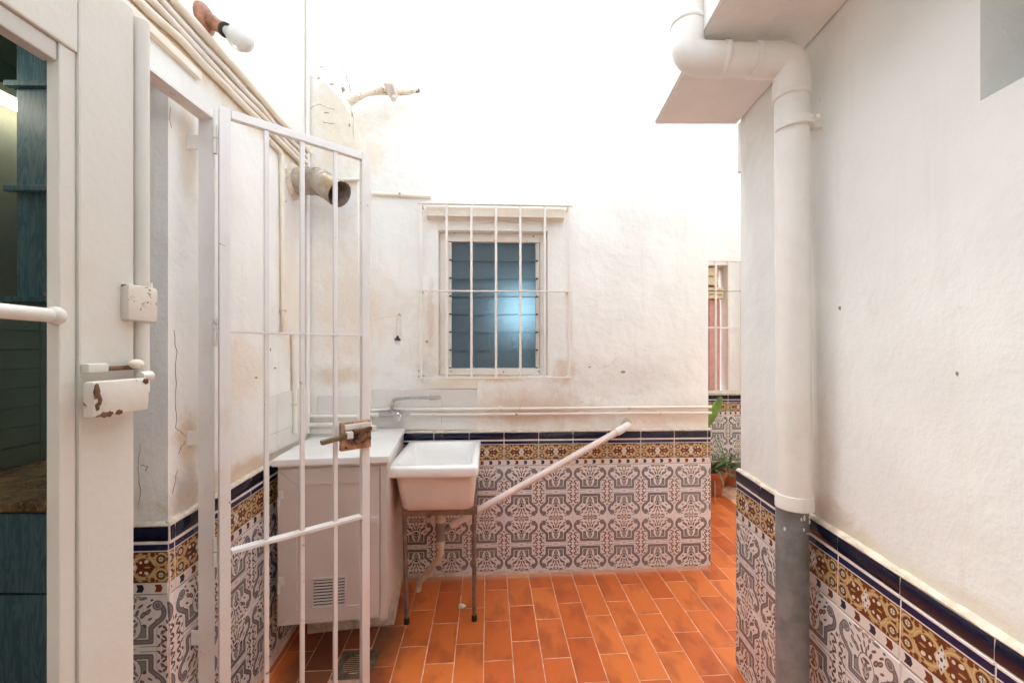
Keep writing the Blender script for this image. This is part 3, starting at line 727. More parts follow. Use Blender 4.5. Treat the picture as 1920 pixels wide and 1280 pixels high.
MB().tube([G + Vector((0, 0, 0.95)), Vector((1.003, 1.528, floor_z(1, 1.5) - 0.01))], 0.0515, 24).build('foot_pipe', 'pvc_grey', dp, 40)
for k_ in range(9):
    a_ = R(random.uniform(-150, -40)); q_ = Vector((1.003 + math.cos(a_) * 0.0513, 1.528 + math.sin(a_) * 0.0513, 0.925 - abs(random.gauss(0, 0.03))))
    MB().sphere(q_, 1, (random.uniform(.003, .006), random.uniform(.002, .003), random.uniform(.002, .012)), 8).build('paint_splash', 'pvc_white', dp, 60)
cd_ = (C - B).normalized(); up_ = Vector((0, 0, 1))
for q_, ax_ in ((B + up_ * 0.128, up_), (B + cd_ * 0.128, cd_), (C - cd_ * 0.128, cd_), (C - up_ * 0.128, up_)):
    MB().tube([q_ - ax_ * 0.011, q_ - ax_ * 0.008, q_ + ax_ * 0.008, q_ + ax_ * 0.011], [0.0575, 0.0605, 0.0605, 0.0575], 24).build('socket_ring', 'pvc_white', dp, 50)
cz = 1.5 + (657 - 236) / 800 * 1.52
MB().tube([Vector((1.006, 1.52, cz - 0.014)), Vector((1.006, 1.52, cz + 0.014))], 0.0595, 24).build('clamp', 'pvc_white', dp, 40)
mb = MB(); mb.box((1.055, 1.505, cz - 0.014), (1.097, 1.535, cz + 0.014), W, 0.003); mb.tube([(1.045, 1.455, cz), (1.045, 1.49, cz)], 0.008, 8); mb.build('clamp_bracket', 'pvc_white', dp, 40)

# ------------------------------------------------------------------ louvred window in the back wall
wc = BW.pt((WIN[0] + WIN[1]) / 2, -0.1, WIN[2])
win = thing('louvre_window', wc, 'blue frosted glass louvre window in a worn white frame set in the back wall', 'window')
def bwbox(px0, py0, px1, py1, off0, off1, mb, bev=0.0, dep=None):
    m = (off0 + off1) / 2 if dep is None else dep
    a, b = BW.hit(px0, py1, m), BW.hit(px1, py0, m)
    mb.box((BW.s_of(a), off0, a.z), (BW.s_of(b), off1, b.z), BW, bev)
u0, u1, z0, z1 = WIN; g = 0.0015
mb = MB(); FO0, FO1 = -0.115, -0.07
mb.box((u0 + g, FO0, z0 + g), (u0 + 0.052, FO1, z1 - g), BW, 0.003); mb.build('frame_stile', 'grille_paint', win)
mb = MB(); mb.box((u1 - 0.045, FO0, z0 + g), (u1 - g, FO1, z1 - g), BW, 0.003); mb.build('frame_stile', 'grille_paint', win)
mb = MB(); mb.box((u0 + 0.0535, FO0, z1 - 0.06), (u1 - 0.0465, FO1 + 0.002, z1 - g), BW, 0.003); mb.build('frame_rail', 'grille_paint', win)
mb = MB(); mb.box((u0 + 0.0535, FO0, z0 + g), (u1 - 0.0465, FO1 + 0.002, z0 + 0.048), BW, 0.003); mb.build('frame_rail', 'grille_paint', win)
iu0, iu1, iz0, iz1 = u0 + 0.055, u1 - 0.048, z0 + 0.050, z1 - 0.062
for (a, b) in ((iu0, iu0 + 0.028), (iu1 - 0.028, iu1)):
    mb = MB(); mb.box((a, -0.112, iz0), (b, -0.078, iz1), BW, 0.002); mb.build('louvre_track', 'louvre_frame', win)
NS = 7; sh = (iz1 - iz0) / NS
for k in range(NS):
    zb = iz0 + k * sh
    mb = MB(); a0, a1 = iu0 + 0.0285, iu1 - 0.0285
    mb.hexa([BW.pt(a0, -0.088, zb - 0.004), BW.pt(a1, -0.088, zb - 0.004), BW.pt(a1, -0.093, zb - 0.004), BW.pt(a0, -0.093, zb - 0.004),
             BW.pt(a0, -0.102, zb + sh + 0.003), BW.pt(a1, -0.102, zb + sh + 0.003), BW.pt(a1, -0.107, zb + sh + 0.003), BW.pt(a0, -0.107, zb + sh + 0.003)])
    mb.build('glass_slat', 'frosted_glass', win)
    for q in (iu0 + 0.020, iu1 - 0.020):
        mb = MB(); mb.box((q - 0.009, -0.078, zb - 0.006), (q + 0.009, -0.072, zb + 0.004), BW); mb.build('slat_clip', 'iron_dark', win)
for (px, py) in ((852, 437), (1000, 443), (846, 696), (944, 697), (1010, 696)):
    c = BW.hit(px, py, -0.066); MB().sphere(c, 0.005, (1, 0.5, 1), 8).build('screw', 'rust', win)
# dim room behind it
mb = MB()
for a, b in (((u0 - 0.5, -0.235, z0 - 0.6), (u0 - 0.45, -2.2, z1 + 0.6)), ((u1 + 0.45, -0.235, z0 - 0.6), (u1 + 0.5, -2.2, z1 + 0.6)), ((u0 - 0.45, -2.15, z0 - 0.6), (u1 + 0.45, -2.2, z1 + 0.6)), ((u0 - 0.45, -0.235, z0 - 0.6), (u1 + 0.45, -2.15, z0 - 0.55)), ((u0 - 0.45, -0.235, z1 + 0.55), (u1 + 0.45, -2.15, z1 + 0.6))): mb.box(a, b, BW)
tag(mb.build('back_room', 'room_blue'), 'dim blue room behind the frosted louvre window', 'room')
mb = MB(); lc = BW.pt((u0 + u1) / 2 + 0.22, -0.60, z0 + 0.50); mb.sphere(lc, 0.17, (1, 1, 1.1), 20); tag(mb.build('glass_glow_globe', 'glass_glow_globe', None, 60), 'unseen glowing globe added to give the frosted louvre glass its bright spot', 'lamp')  # added glowing globe, makes the bright spot in the louvre glass

# ledge over the window and sill stain board under it
mb = MB(); a, b = BW.hit(800, 408, 0.06), BW.hit(1058, 391, 0.06)
mb.hexa([BW.pt(BW.s_of(a), 0, a.z), BW.pt(BW.s_of(b), 0, a.z), BW.pt(BW.s_of(b), 0.075, a.z + 0.008), BW.pt(BW.s_of(a), 0.075, a.z + 0.008),
         BW.pt(BW.s_of(a), 0, b.z + 0.01), BW.pt(BW.s_of(b), 0, b.z + 0.01), BW.pt(BW.s_of(b), 0.07, b.z - 0.004), BW.pt(BW.s_of(a), 0.07, b.z - 0.004)], 0.004)
mb.build('window_hood', 'sill_plaster', back)
mb = MB(); a, b = BW.hit(806, 729, 0.008), BW.hit(896, 713, 0.008); mb.box((BW.s_of(a), 0.0006, a.z + 0.002), (BW.s_of(b), 0.011, b.z), BW, 0.002); mb.build('timber_strip', 'cable_paint', back)

# window grille
OFFG = 0.10
gr = thing('window_grille', BW.hit(930, 709, OFFG), 'rusty white iron bars caging the louvre window', 'grille')
def gp(px, py): return BW.hit(px, py, OFFG)
zt, zm, zb_ = gp(930, 384).z, gp(930, 546).z, gp(930, 708).z
for px in (789, 837.5, 884, 930, 975.6, 1021.5, 1067):
    s = BW.s_of(gp(px, 600)); r = 0.0085
    mb = MB(); mb.bar(BW.pt(s, OFFG, zb_), BW.pt(s, OFFG, zt), 0.016, 0.016, BW.n, 0.003); mb.build('bar', 'grille_paint', gr)
for z in (zt, zm, zb_):
    a, b = BW.s_of(gp(784, 600)), BW.s_of(gp(1072, 600))
    mb = MB(); mb.box((a, OFFG - 0.014, z - 0.004), (b, OFFG + 0.014, z + 0.004), BW, 0.0015)
    for e in (a + 0.016, b - 0.016): mb.box((e - 0.010, -0.02, z - 0.0045), (e + 0.010, OFFG - 0.005, z + 0.0045), BW, 0.0015)
    mb.build('cross_bar', 'grille_paint', gr)

# ------------------------------------------------------------------ pipes on the walls
def wall_pipe(wall, pts, r, name, mat, label, cat, off=0.02, rad=0.03, seg=10, clips=(), group=None):
    P = [wall.hit(x, y, off) if not isinstance(x, Vector) else x for x, y in [(p if len(p) == 2 else (Vector(p), 0)) for p in pts]]
    t = thing(name, min(P, key=lambda q: q.z), label, cat, group)
    MB().tube(rounded(P, rad, 5), r, seg).build('pipe_run', mat, t, 50)
    for (px, py) in clips:
        c = wall.hit(px, py, off); mb = MB(); ax = wall.u
        vertical = abs((P[-1] - P[0]).normalized().z) > 0.7
        dirv = Vector((0, 0, 1)) if vertical else wall.u
        mb.tube([c - dirv * 0.008, c + dirv * 0.008], r * 1.35, 10); mb.bar(c - wall.n * off, c, 0.012, 0.020, Vector((0, 0, 1)) if not vertical else wall.u)
        mb.build('pipe_clip', 'stub_paint', t, 50)
    return t
wall_pipe(BW, [(694, 768), (960, 766), (1334, 762.5)], 0.0105, 'water_pipe', 'pipe_paint', 'upper of the two thin painted pipes along the back wall', 'pipe', 0.035, group='thin pipes along the back wall', clips=((938, 766), (974, 766), (1180, 764)))
wall_pipe(BW, [(770, 777), (960, 776), (1334, 773.5)], 0.0095, 'water_pipe', 'pipe_paint', 'lower of the two thin painted pipes, running right from the tap', 'pipe', 0.035, group='thin pipes along the back wall', clips=((814, 777), (968, 776), (1237, 774)))
wall_pipe(CH, [(600, 338), (640, 338), (676, 337)], 0.012, 'conduit', 'pipe_paint', 'short cream pipe crossing the corner chase behind the metal duct', 'pipe', 0.016)
wall_pipe(BW, [(699, 363), (750, 366), (808, 369)], 0.012, 'conduit', 'cable_paint', 'short cream conduit ending at the top left corner of the window grille', 'pipe', 0.016, clips=((750, 366),))
wall_pipe(LW, [(500, 258), (528, 287), (530, 430), (531, 585), (532, 625)], 0.012, 'conduit', 'cable_paint', 'slim conduit dropping down the left wall from the cables', 'pipe', 0.016, rad=0.03, clips=((531, 375), (531, 584)))
wall_pipe(LW, [(551, 625), (552, 700), (553, 812)], 0.013, 'water_pipe', 'pipe_paint', 'short upright pipe with rusty clip over the white worktop', 'pipe', 0.018, clips=((552, 758),))
c0 = Vector((-1.238, 2.585, 0))
t = thing('corner_pipe', c0 + Vector((0, 0, 1.0)), 'tall thin white pipe rising in the left corner', 'pipe'); MB().tube([c0 + Vector((0, 0, 1.0)), c0 + Vector((0, 0, 3.78))], 0.013, 10).build('pipe_run', 'pvc_white', t, 50)
rp = thing('riser_pipe', BW.hit(588, 110, 0.04), 'peeling white riser pipe above the crumbling corner chase', 'pipe')
MB().tube([BW.hit(588, 110, 0.04), BW.hit(589, -120, 0.04)], 0.016, 10).build('pipe_run', 'pipe_paint', rp, 50)
for pts, w in (([(586, 0), (590, 40), (588, 70)], .004), ([(590, 85), (591, 108)], .005)): crack(BW, pts, rp, w, off=0.058)
# horizontal pipes over the worktop, on the chase
wall_pipe(CH, [(576, 780), (640, 780), (671, 780)], 0.011, 'water_pipe', 'pvc_white', 'upper short white pipe over the worktop in the corner', 'pipe', 0.022)
wall_pipe(CH, [(576, 796), (640, 795), (671, 795)], 0.013, 'water_pipe', 'pvc_white', 'lower short white pipe over the worktop in the corner', 'pipe', 0.022)
# peeling stub
st = thing('overflow_pipe', CH.hit(660, 190), 'peeling rusty white overflow spout high on the back wall', 'pipe')
MB().tube([CH.hit(655, 193, 0.0), CH.hit(668, 183, 0.01), at(688, 174, 2.72), at(710, 171, 2.78), at(735, 172, 2.80)], [0.021, 0.022, 0.022, 0.023, 0.023], 14).build('bend', 'stub_paint', st, 50)
MB().tube([at(733, 172, 2.80), at(760, 173, 2.82), at(786, 170, 2.86)], [0.024, 0.020, 0.012], 14).build('spout', 'stub_paint', st, 50)
mb = MB(); mb.box((-0.03, -0.13, -0.03), (0.03, 0.03, 0.03), Frame(at(736, 172, 2.80), BW.u), 0.01); mb.tube([at(736, 176, 2.80), at(738, 187, 2.79)], 0.019, 12); mb.build('tee', 'pvc_white', st, 50)

# cables along the left wall
for z, r, lab, o in ((2.706, 0.017, 'thickest ochre cable, topmost of the bundle on the left wall', 0.020), (2.664, 0.011, 'thin cream cable, second from the top of the bundle', 0.013), (2.628, 0.012, 'cream cable, third from the top of the bundle', 0.014), (2.590, 0.014, 'cream cable, lowest of the bundle over the doorway', 0.016)):
    s_, e_ = LW.s_of((-1.12, 0.4, 0)), LW.s_of((-1.25, 2.60, 0)); n = 16
    P = [LW.pt(s_ + (e_ - s_) * i / n, o, z + random.uniform(-0.005, 0.005) + 0.004 * math.sin(i * 1.3 + z * 40)) for i in range(n + 1)]
    tag(MB().tube(P, r, 10).build('cable', 'cable_paint' if z > 2.7 or z < 2.6 else 'pipe_paint', None, 60), lab, 'cable', 'cables along the left wall')

# wall lamp with bare bulb
b0 = LW.hit(380, 36, 0.0); ax = Vector((0.80, -0.10, -0.50)).normalized()
lamp = thing('wall_lamp', b0, 'bare bulb in a brown rose lampholder high on the left wall', 'lamp')
def lathe(o, axis, prof, seg=18):
    axis = axis.normalized(); ref = Vector((0, 0, 1)); a = axis.cross(ref).normalized(); b = axis.cross(a)
    return [[o + axis * h + (a * math.cos(k * math.tau / seg) + b * math.sin(k * math.tau / seg)) * r for k in range(seg)] for h, r in prof]
MB().loft(lathe(b0, LW.n, [(0, 0.056), (0.014, 0.054), (0.024, 0.042), (0.030, 0.02)]), True, True).build('rose', 'bakelite', lamp, 40)
MB().loft(lathe(b0 + LW.n * 0.015, ax, [(0, 0.024), (0.03, 0.027), (0.05, 0.023), (0.085, 0.023), (0.088, 0.020)]), True, True).build('holder', 'bakelite', lamp, 40)
MB().loft(lathe(b0 + LW.n * 0.015, ax, [(0.086, 0.026), (0.096, 0.027), (0.098, 0.02)]), True, True).build('collar', 'iron_dark', lamp, 40)
MB().loft(lathe(b0 + LW.n * 0.015, ax, [(0.094, 0.016), (0.11, 0.019), (0.128, 0.031), (0.150, 0.041), (0.175, 0.043), (0.198, 0.035), (0.212, 0.019), (0.217, 0.004)]), True, True).build('bulb', 'bulb_glass', lamp, 60)

# metal vent duct
vd = thing('vent_duct', (-1.245, 2.42, 2.36), 'dented metal exhaust elbow sticking out of the left wall', 'duct')
def duct():
    t = NT('duct_metal'); n = t.noise(t.pos(), 14, 5, 0.65); n2 = t.noise(t.pos(), 5, 4, 0.6, 1.0)
    c = t.mix(t.rng(n, .35, .7), (0.50, 0.44, 0.37), (0.33, 0.25, 0.17)); c = t.mix(t.rng(n2, .5, .66, 0, .85), c, (0.40, 0.24, 0.10)); M['duct_metal'] = t.set(c, 0.5, 0.35)
duct()
p = rounded([Vector((-1.26, 2.42, 2.455)), Vector((-1.10, 2.42, 2.462)), Vector((-0.955, 2.365, 2.365))], 0.05, 7)
pp = []; rr = []
for i, q in enumerate(p): pp.append(q); rr.append(0.072 + 0.0025 * math.sin(i * 2.1))
mb = MB(); mb.tube(pp, rr, 22, False); mb.tube(pp, [r - 0.003 for r in rr], 22, False); mb.build('elbow', 'duct_metal', vd, 60)
for k in (1, 2, 4, 6, 8):
    d = (pp[min(k + 1, len(pp) - 1)] - pp[k - 1]).normalized(); MB().tube([pp[k] - d * 0.004, pp[k] + d * 0.004], rr[k] + 0.003, 22, False).build('rib', 'duct_metal', vd, 60)
d = (pp[-1] - pp[-2]).normalized(); MB().tube([pp[-1] - d * 0.012, pp[-1] - d * 0.001], 0.0765, 22, False).build('lip', 'duct_metal', vd, 60)
mb = MB(); o = Vector((-1.24, 2.42, 2.456)); n = 20
loop = lambda r, x: [Vector((x, o.y + math.cos(i * math.tau / n) * r * (1 + 0.14 * math.sin(i * 3.7)), o.z + math.sin(i * math.tau / n) * r * (1 + 0.14 * math.cos(i * 2.9)))) for i in range(n)]
mb.loft([loop(0.098, -1.245), loop(0.092, -1.222), loop(0.070, -1.215)], False, False); mb.build('mortar_collar', 'mortar', vd, 40)

# wire hook
hk = thing('wire_hook', BW.hit(747, 633, 0.01), 'small wire loop with a dark clip hanging on the back wall left of the window', 'hook')
MB().tube(rounded([BW.hit(744, 628, .012), BW.hit(744, 592, .012), BW.hit(748, 586, .012), BW.hit(752, 592, .012), BW.hit(752, 630, .012)], 0.01, 4), 0.0022, 6).build('wire', 'bolt_paint', hk)
mb = MB(); mb.loft(lathe(BW.hit(745, 637, .014), Vector((0, 0.3, 1)), [(0, 0.022), (0.006, 0.020), (0.014, 0.010), (0.028, 0.007)], 10), True, True); mb.build('clip', 'iron_dark', hk, 40)
MB().sphere(BW.hit(748, 589, 0.006), 0.008, (1, 1, 1), 8).build('nail', 'bolt_paint', hk, 50)

# ------------------------------------------------------------------ tap
tp = thing('water_tap', BW.hit(735, 782, 0.05), 'worn chrome tap with a long swivel spout on the white tiles', 'tap')
q = lambda x, y, o=0.06: BW.hit(x, y, o)
MB().tube([q(694, 777, .04), q(716, 777, .045)], 0.013, 14).build('supply_pipe', 'pvc_white', tp, 50)
MB().tube([q(712, 777, .05), q(748, 774, .055)], 0.017, 14).build('valve_body', 'chrome', tp, 50)
MB().tube([q(735, 775), q(735, 760)], 0.016, 14).build('spout_collar', 'chrome', tp, 50)
MB().tube(rounded([q(735, 764), q(736, 749, .07), q(760, 746, .12), q(822, 745, .24)], 0.06, 8), 0.0105, 12).build('spout', 'chrome', tp, 50)
MB().tube([q(806, 746, .21), q(824, 745, .245)], 0.0145, 12).build('nozzle', 'chrome', tp, 50)
MB().loft(lathe(q(748, 779, .045), BW.n, [(0, 0.026), (0.02, 0.030), (0.05, 0.030), (0.058, 0.022)], 10), True, True).build('handle', 'chrome', tp, 35)
MB().loft(lathe(q(748, 779, .100), BW.n, [(0, 0.012), (0.006, 0.010)], 10), True, True).build('handle_cap', 'bead_metal', tp, 35)

# ------------------------------------------------------------------ sink and stand
sx0, sy0 = -0.662, 2.235
SK = Frame((sx0, sy0, 0), BW.u, (-BW.n))
SWD, SDP, RZ = 0.485, 0.655, 0.888
sink = thing('laundry_sink', SK.pt(SWD / 2, SDP / 2, 0.62), 'deep rectangular white ceramic laundry sink on a metal stand', 'sink')
mb = MB()
mb.loft([rrect(SK, 0.03, SWD - 0.02, 0.05, SDP - 0.03, RZ - 0.045, 0.02), rrect(SK, 0.006, SWD - 0.006, 0.006, SDP - 0.002, RZ - 0.058, 0.022), rrect(SK, 0.0, SWD, 0.0, SDP, RZ - 0.050, 0.024), rrect(SK, 0.0, SWD, 0.0, SDP, RZ - 0.012, 0.024),
         rrect(SK, 0.004, SWD - 0.004, 0.004, SDP - 0.004, RZ - 0.003, 0.024), rrect(SK, 0.012, SWD - 0.012, 0.012, SDP - 0.012, RZ, 0.022), rrect(SK, 0.040, SWD - 0.040, 0.055, SDP - 0.040, RZ - 0.002, 0.035),
         rrect(SK, 0.048, SWD - 0.046, 0.064, SDP - 0.048, RZ - 0.010, 0.04), rrect(SK, 0.060, SWD - 0.055, 0.085, SDP - 0.055, RZ - 0.10, 0.045), rrect(SK, 0.075, SWD - 0.070, 0.105, SDP - 0.070, RZ - 0.205, 0.05), rrect(SK, 0.105, SWD - 0.10, 0.135, SDP - 0.10, RZ - 0.228, 0.05)], False, True)
mb.build('rim', 'ceramic', sink, 45)
mb = MB()
mb.loft([rrect(SK, 0.034, SWD - 0.018, 0.050, SDP - 0.025, RZ - 0.048, 0.03), rrect(SK, 0.050, SWD - 0.024, 0.075, SDP - 0.035, RZ - 0.17, 0.035), rrect(SK, 0.062, SWD - 0.032, 0.095, SDP - 0.05, RZ - 0.255, 0.04), rrect(SK, 0.075, SWD - 0.045, 0.11, SDP - 0.06, RZ - 0.268, 0.04)], False, True)
mb.build('bowl', 'ceramic_body', sink, 45)
MB().loft(lathe(SK.pt(SWD / 2, SDP * 0.55, RZ - 0.2275), Vector((0.001, 0, 1)), [(0, 0.032), (0.003, 0.030), (0.0015, 0.02)]), True, True).build('plug_hole', 'chrome', sink, 40)

stand = thing('sink_stand', SK.pt(SWD / 2, SDP / 2, floor_z(-0.4, 2.6)), 'brown metal stand with thin legs and black rubber feet under the sink', 'stand')
ft = 0.185; lz = RZ - 0.272
mb = MB(); mb.box((0.045, ft - 0.01, lz - 0.052), (SWD - 0.012, ft + 0.015, lz), SK, 0.002); mb.build('front_rail', 'stand_metal', stand)
mb = MB(); mb.box((0.0660, SDP - 0.075, lz - 0.042), (SWD - 0.0410, SDP - 0.05, lz - 0.001), SK, 0.002); mb.build('rear_rail', 'stand_metal', stand)
for uu in (0.055, SWD - 0.03):
    mb = MB(); mb.box((uu - 0.010, ft + 0.0155, lz - 0.040), (uu + 0.010, SDP + 0.035, lz - 0.001), SK, 0.002); mb.build('side_rail', 'stand_metal', stand)
    for dd in (ft + 0.028,):
        a = SK.pt(uu, dd, lz - 0.045); b = SK.pt(uu + (0.012 if uu < 0.2 else 0.0), dd + 0.005, 0); b.z = floor_z(b.x, b.y)
        mb = MB(); mb.tube([a, b + Vector((0, 0, 0.02))], 0.0125, 10); lg = mb.build('leg', 'stand_metal', stand, 50)
        MB().tube([b + Vector((0, 0, 0.001)), b + Vector((0, 0, 0.034))], [0.0165, 0.0155], 10).build('rubber_foot', 'rubber', lg, 50)

# waste trap and drain hose
tr = thing('sink_trap', at(826, 1010, 2.66), 'grey plastic waste trap and ivory hose under the sink', 'trap')
T0 = Vector((-0.445, 2.66, 0))
def tz(py): return HZ - (py - CY) / FP * 2.66
MB().tube([T0 + Vector((0, 0, tz(945))), T0 + Vector((0, 0, tz(968)))], 0.031, 16).build('outlet', 'pvc_ivory', tr, 45)
MB().tube([T0 + Vector((0, 0, tz(966))), T0 + Vector((0, 0, tz(977)))], 0.034, 16).build('nut', 'pvc_ivory', tr, 45)
MB().tube([T0 + Vector((0, 0, tz(976))), T0 + Vector((0, 0, tz(1012)))], [0.032, 0.028], 16).build('cup', 'trap_grey', tr, 45)
MB().tube([T0 + Vector((0, 0, tz(1011))), T0 + Vector((0, 0, tz(1020)))], 0.026, 16).build('nut', 'pvc_ivory', tr, 45)
e = floor_hit(785, 1107)
MB().tube(rounded([T0 + Vector((0.004, 0, tz(1019))), T0 + Vector((0.0, 0.0, tz(1042))), T0.lerp(e, 0.55) + Vector((0, 0, tz(1070) * 1.0)), Vector((e.x, e.y, e.z + 0.05)), Vector((e.x - 0.004, e.y, e.z - 0.005))], 0.08, 6), 0.0195, 14).build('hose', 'pvc_ivory', tr, 50)
MB().tube([T0 + Vector((0.025, 0, tz(992))), T0 + Vector((0.055, 0.01, tz(987)))], 0.019, 12).build('side_inlet', 'trap_grey', tr, 45)

# diagonal drain pipe
dr = thing('drain_pipe', at(848, 990, 2.69), 'long pale plastic pipe slanting across the tiles from wall to sink trap', 'pipe')
P0, P1 = at(845, 985, 2.68), BW.hit(1163, 806, 0.065)
MB().tube([P0, P1], 0.0225, 18).build('pipe_run', 'pvc_drain', dr, 50)
dv = (P1 - P0).normalized()
MB().tube([P1 - dv * 0.03, P1 + dv * 0.02], 0.0275, 18).build('socket', 'pvc_white', dr, 45)
MB().tube(rounded([P1 + dv * 0.01, BW.hit(1176, 798, 0.062), BW.hit(1178, 797, -0.03)], 0.04, 6), 0.0255, 18).build('elbow', 'pvc_white', dr, 50)
flake(BW, 1174, 795, 0.048, 0.046, back, 'mortar')

# ------------------------------------------------------------------ gas cabinet with marble worktop
p_l, p_r = Vector((-1.155, 2.045, 0)), Vector((-0.612, 2.125, 0))
KF = Frame(p_l, (p_r - p_l)); KW = (p_r - p_l).length
cab = thing('utility_cabinet', KF.pt(KW / 2, 0.3, 0.15), 'beige metal utility cabinet with louvred door behind the open gate', 'cabinet')
CT = 0.974; CB0 = 0.165; CB1 = CT - 0.034; cw0, cw1 = 0.022, KW - 0.012; cd0, cd1 = 0.020, 0.60
for (a, b, nm) in (((cw1 - 0.02, cd0 + 0.022, CB0), (cw1, 0.775, CB1), 'side_panel'), ((cw0, cd0 + 0.022, CB0), (cw0 + 0.02, 0.44, CB1), 'side_panel')):
    mb = MB(); mb.box(a, b, KF, 0.002); mb.build(nm, 'cabinet_paint', cab)
mb = MB(); mb.box((cw0 + 0.0205, cd0 + 0.022, CB0), (cw1 - 0.0205, 0.44, CB0 + 0.018), KF, 0.001); mb.build('base_panel', 'cabinet_paint', cab)
mb = MB(); mb.box((cw0, cd0, CB1 - 0.014), (cw1, cd0 + 0.0215, CB1), KF, 0.002); mb.build('top_rail', 'cabinet_paint', cab)
mb = MB(); mb.box((cw1 - 0.034, cd0, CB0 - 0.012), (cw1, cd0 + 0.0215, CB1 - 0.0145), KF, 0.002); mb.build('corner_post', 'cabinet_paint', cab)
door = MB(); dx0, dx1, dz0, dz1 = cw0, cw1 - 0.037, CB0, CB1 - 0.016
ip0, ip1, iz_0, iz_1 = dx0 + 0.086, dx1 - 0.07, dz0 + 0.072, dz1 - 0.082
door.box((ip0 - 0.004, cd0 + 0.007, iz_0 - 0.004), (ip1 + 0.004, cd0 + 0.019, iz_1 + 0.004), KF); door = door.build('door', 'cabinet_paint', cab)
def quadbar(c4, nm, par):
    mb = MB(); mb.hexa([KF.pt(x, cd0 + 0.020, z) for x, z in c4] + [KF.pt(x, cd0, z) for x, z in c4], 0.0015); mb.build(nm, 'cabinet_paint', par)
e_ = 0.0008
quadbar([(dx0, dz0), (ip0, iz_0), (ip0, iz_1), (dx0, dz1)], 'door_stile', door)
quadbar([(dx1, dz0), (dx1, dz1), (ip1, iz_1), (ip1, iz_0)], 'door_stile', door)
quadbar([(dx0 + e_ * 2, dz1), (ip0 + e_, iz_1 + e_), (ip1 - e_, iz_1 + e_), (dx1 - e_ * 2, dz1)], 'door_rail', door)
quadbar([(dx0 + e_ * 2, dz0), (dx1 - e_ * 2, dz0), (ip1 - e_, iz_0 - e_), (ip0 + e_, iz_0 - e_)], 'door_rail', door)
# vent
def kpt(px, py): 
    d = Vector(((px - CX) / FP, 1, -(py - CY) / FP)); n = KF.d; t = (KF.pt(0, cd0, 0) - EYE).dot(n) / d.dot(n); q = EYE + d * t; return (q - KF.o).dot(KF.u), q.z
va, vb = kpt(583, 1143), kpt(650, 1079)
mb = MB(); fw = 0.010
for (x0, z0_, x1, z1_) in ((va[0], va[1], va[0] + fw, vb[1]), (vb[0] - fw, va[1], vb[0], vb[1]), (va[0] + fw, va[1], vb[0] - fw, va[1] + fw), (va[0] + fw, vb[1] - fw, vb[0] - fw, vb[1])): mb.box((x0, cd0 - 0.001, z0_), (x1, cd0 + 0.0068, z1_), KF)
mb.build('vent_frame', 'cabinet_paint', door)
mb = MB(); mb.box((va[0] + fw, cd0 + 0.0068, va[1] + fw), (vb[0] - fw, cd0 + 0.0069 , vb[1] - fw), KF); mb.build('vent_shade_plate', 'rubber', door)  # black plate painting the shade behind the slats, door is not cut
nv = 9
for k in range(nv):
    z = va[1] + fw + (vb[1] - va[1] - 2 * fw) * (k + 0.1) / nv; hgt = (vb[1] - va[1] - 2 * fw) / nv * 0.42
    mb = MB(); a, b = va[0] + fw + 0.001, vb[0] - fw - 0.001
    mb.hexa([KF.pt(a, cd0 - 0.001, z), KF.pt(b, cd0 - 0.001, z), KF.pt(b, cd0 + 0.002, z), KF.pt(a, cd0 + 0.002, z), KF.pt(a, cd0 + 0.003, z + hgt), KF.pt(b, cd0 + 0.003, z + hgt), KF.pt(b, cd0 + 0.006, z + hgt), KF.pt(a, cd0 + 0.006, z + hgt)]); mb.build('vent_slat', 'cabinet_paint', door)
for (px, py) in ((524, 935), (524, 1097)):
    c = kpt(px, py); mb = MB(); mb.tube([KF.pt(c[0], cd0 - 0.006, c[1] - 0.035), KF.pt(c[0], cd0 - 0.006, c[1] + 0.01)], 0.0075, 8); mb.box((c[0] - 0.003, cd0 - 0.006, c[1]), (c[0] + 0.022, cd0 - 0.0005, c[1] + 0.042), KF, 0.001); mb.build('hinge', 'louvre_frame', door, 40)
c = kpt(706, 972); mb = MB(); mb.box((c[0] - 0.028, cd0 - 0.012, c[1] - 0.014), (c[0] + 0.012, cd0 - 0.0005, c[1] + 0.014), KF, 0.002); mb.box((c[0] + 0.004, cd0 - 0.020, c[1] - 0.022), (c[0] + 0.016, cd0 - 0.0125, c[1] + 0.022), KF, 0.002); mb.build('latch', 'louvre_frame', cab, 40)
# masonry pier below, and the marble slab on top
mb = MB(); mb.box((0.06, 0.33, -0.2), (cw1 - 0.004, 0.76, CB0 - 0.002), KF, 0.004); tag(mb.build('masonry_pier', 'mortar'), 'dirty rendered pier under the utility cabinet', 'pier')
mb = MB(); chd = (Vector((-0.943, 2.625, 0)) - KF.o).dot(KF.d)
poly = [(0.0, 0.0), (KW, 0.0), (KW, 0.795), ((Vector((-0.940, 2.9, 0)) - KF.o).dot(KF.u), 0.78), ((Vector((-0.940, 2.61, 0)) - KF.o).dot(KF.u), (Vector((-0.940, 2.608, 0)) - KF.o).dot(KF.d)), (0.012, (Vector((-1.235, 2.594, 0)) - KF.o).dot(KF.d))]
mb.prism(poly, CT - 0.032, CT, lambda x, y, h: KF.pt(x, y, h)); bmesh.ops.bevel(mb.bm, geom=mb.bm.edges[:], offset=0.003, segments=2, affect='EDGES')
tag(mb.build('worktop', 'marble'), 'white marble worktop lying on the utility cabinet', 'worktop')

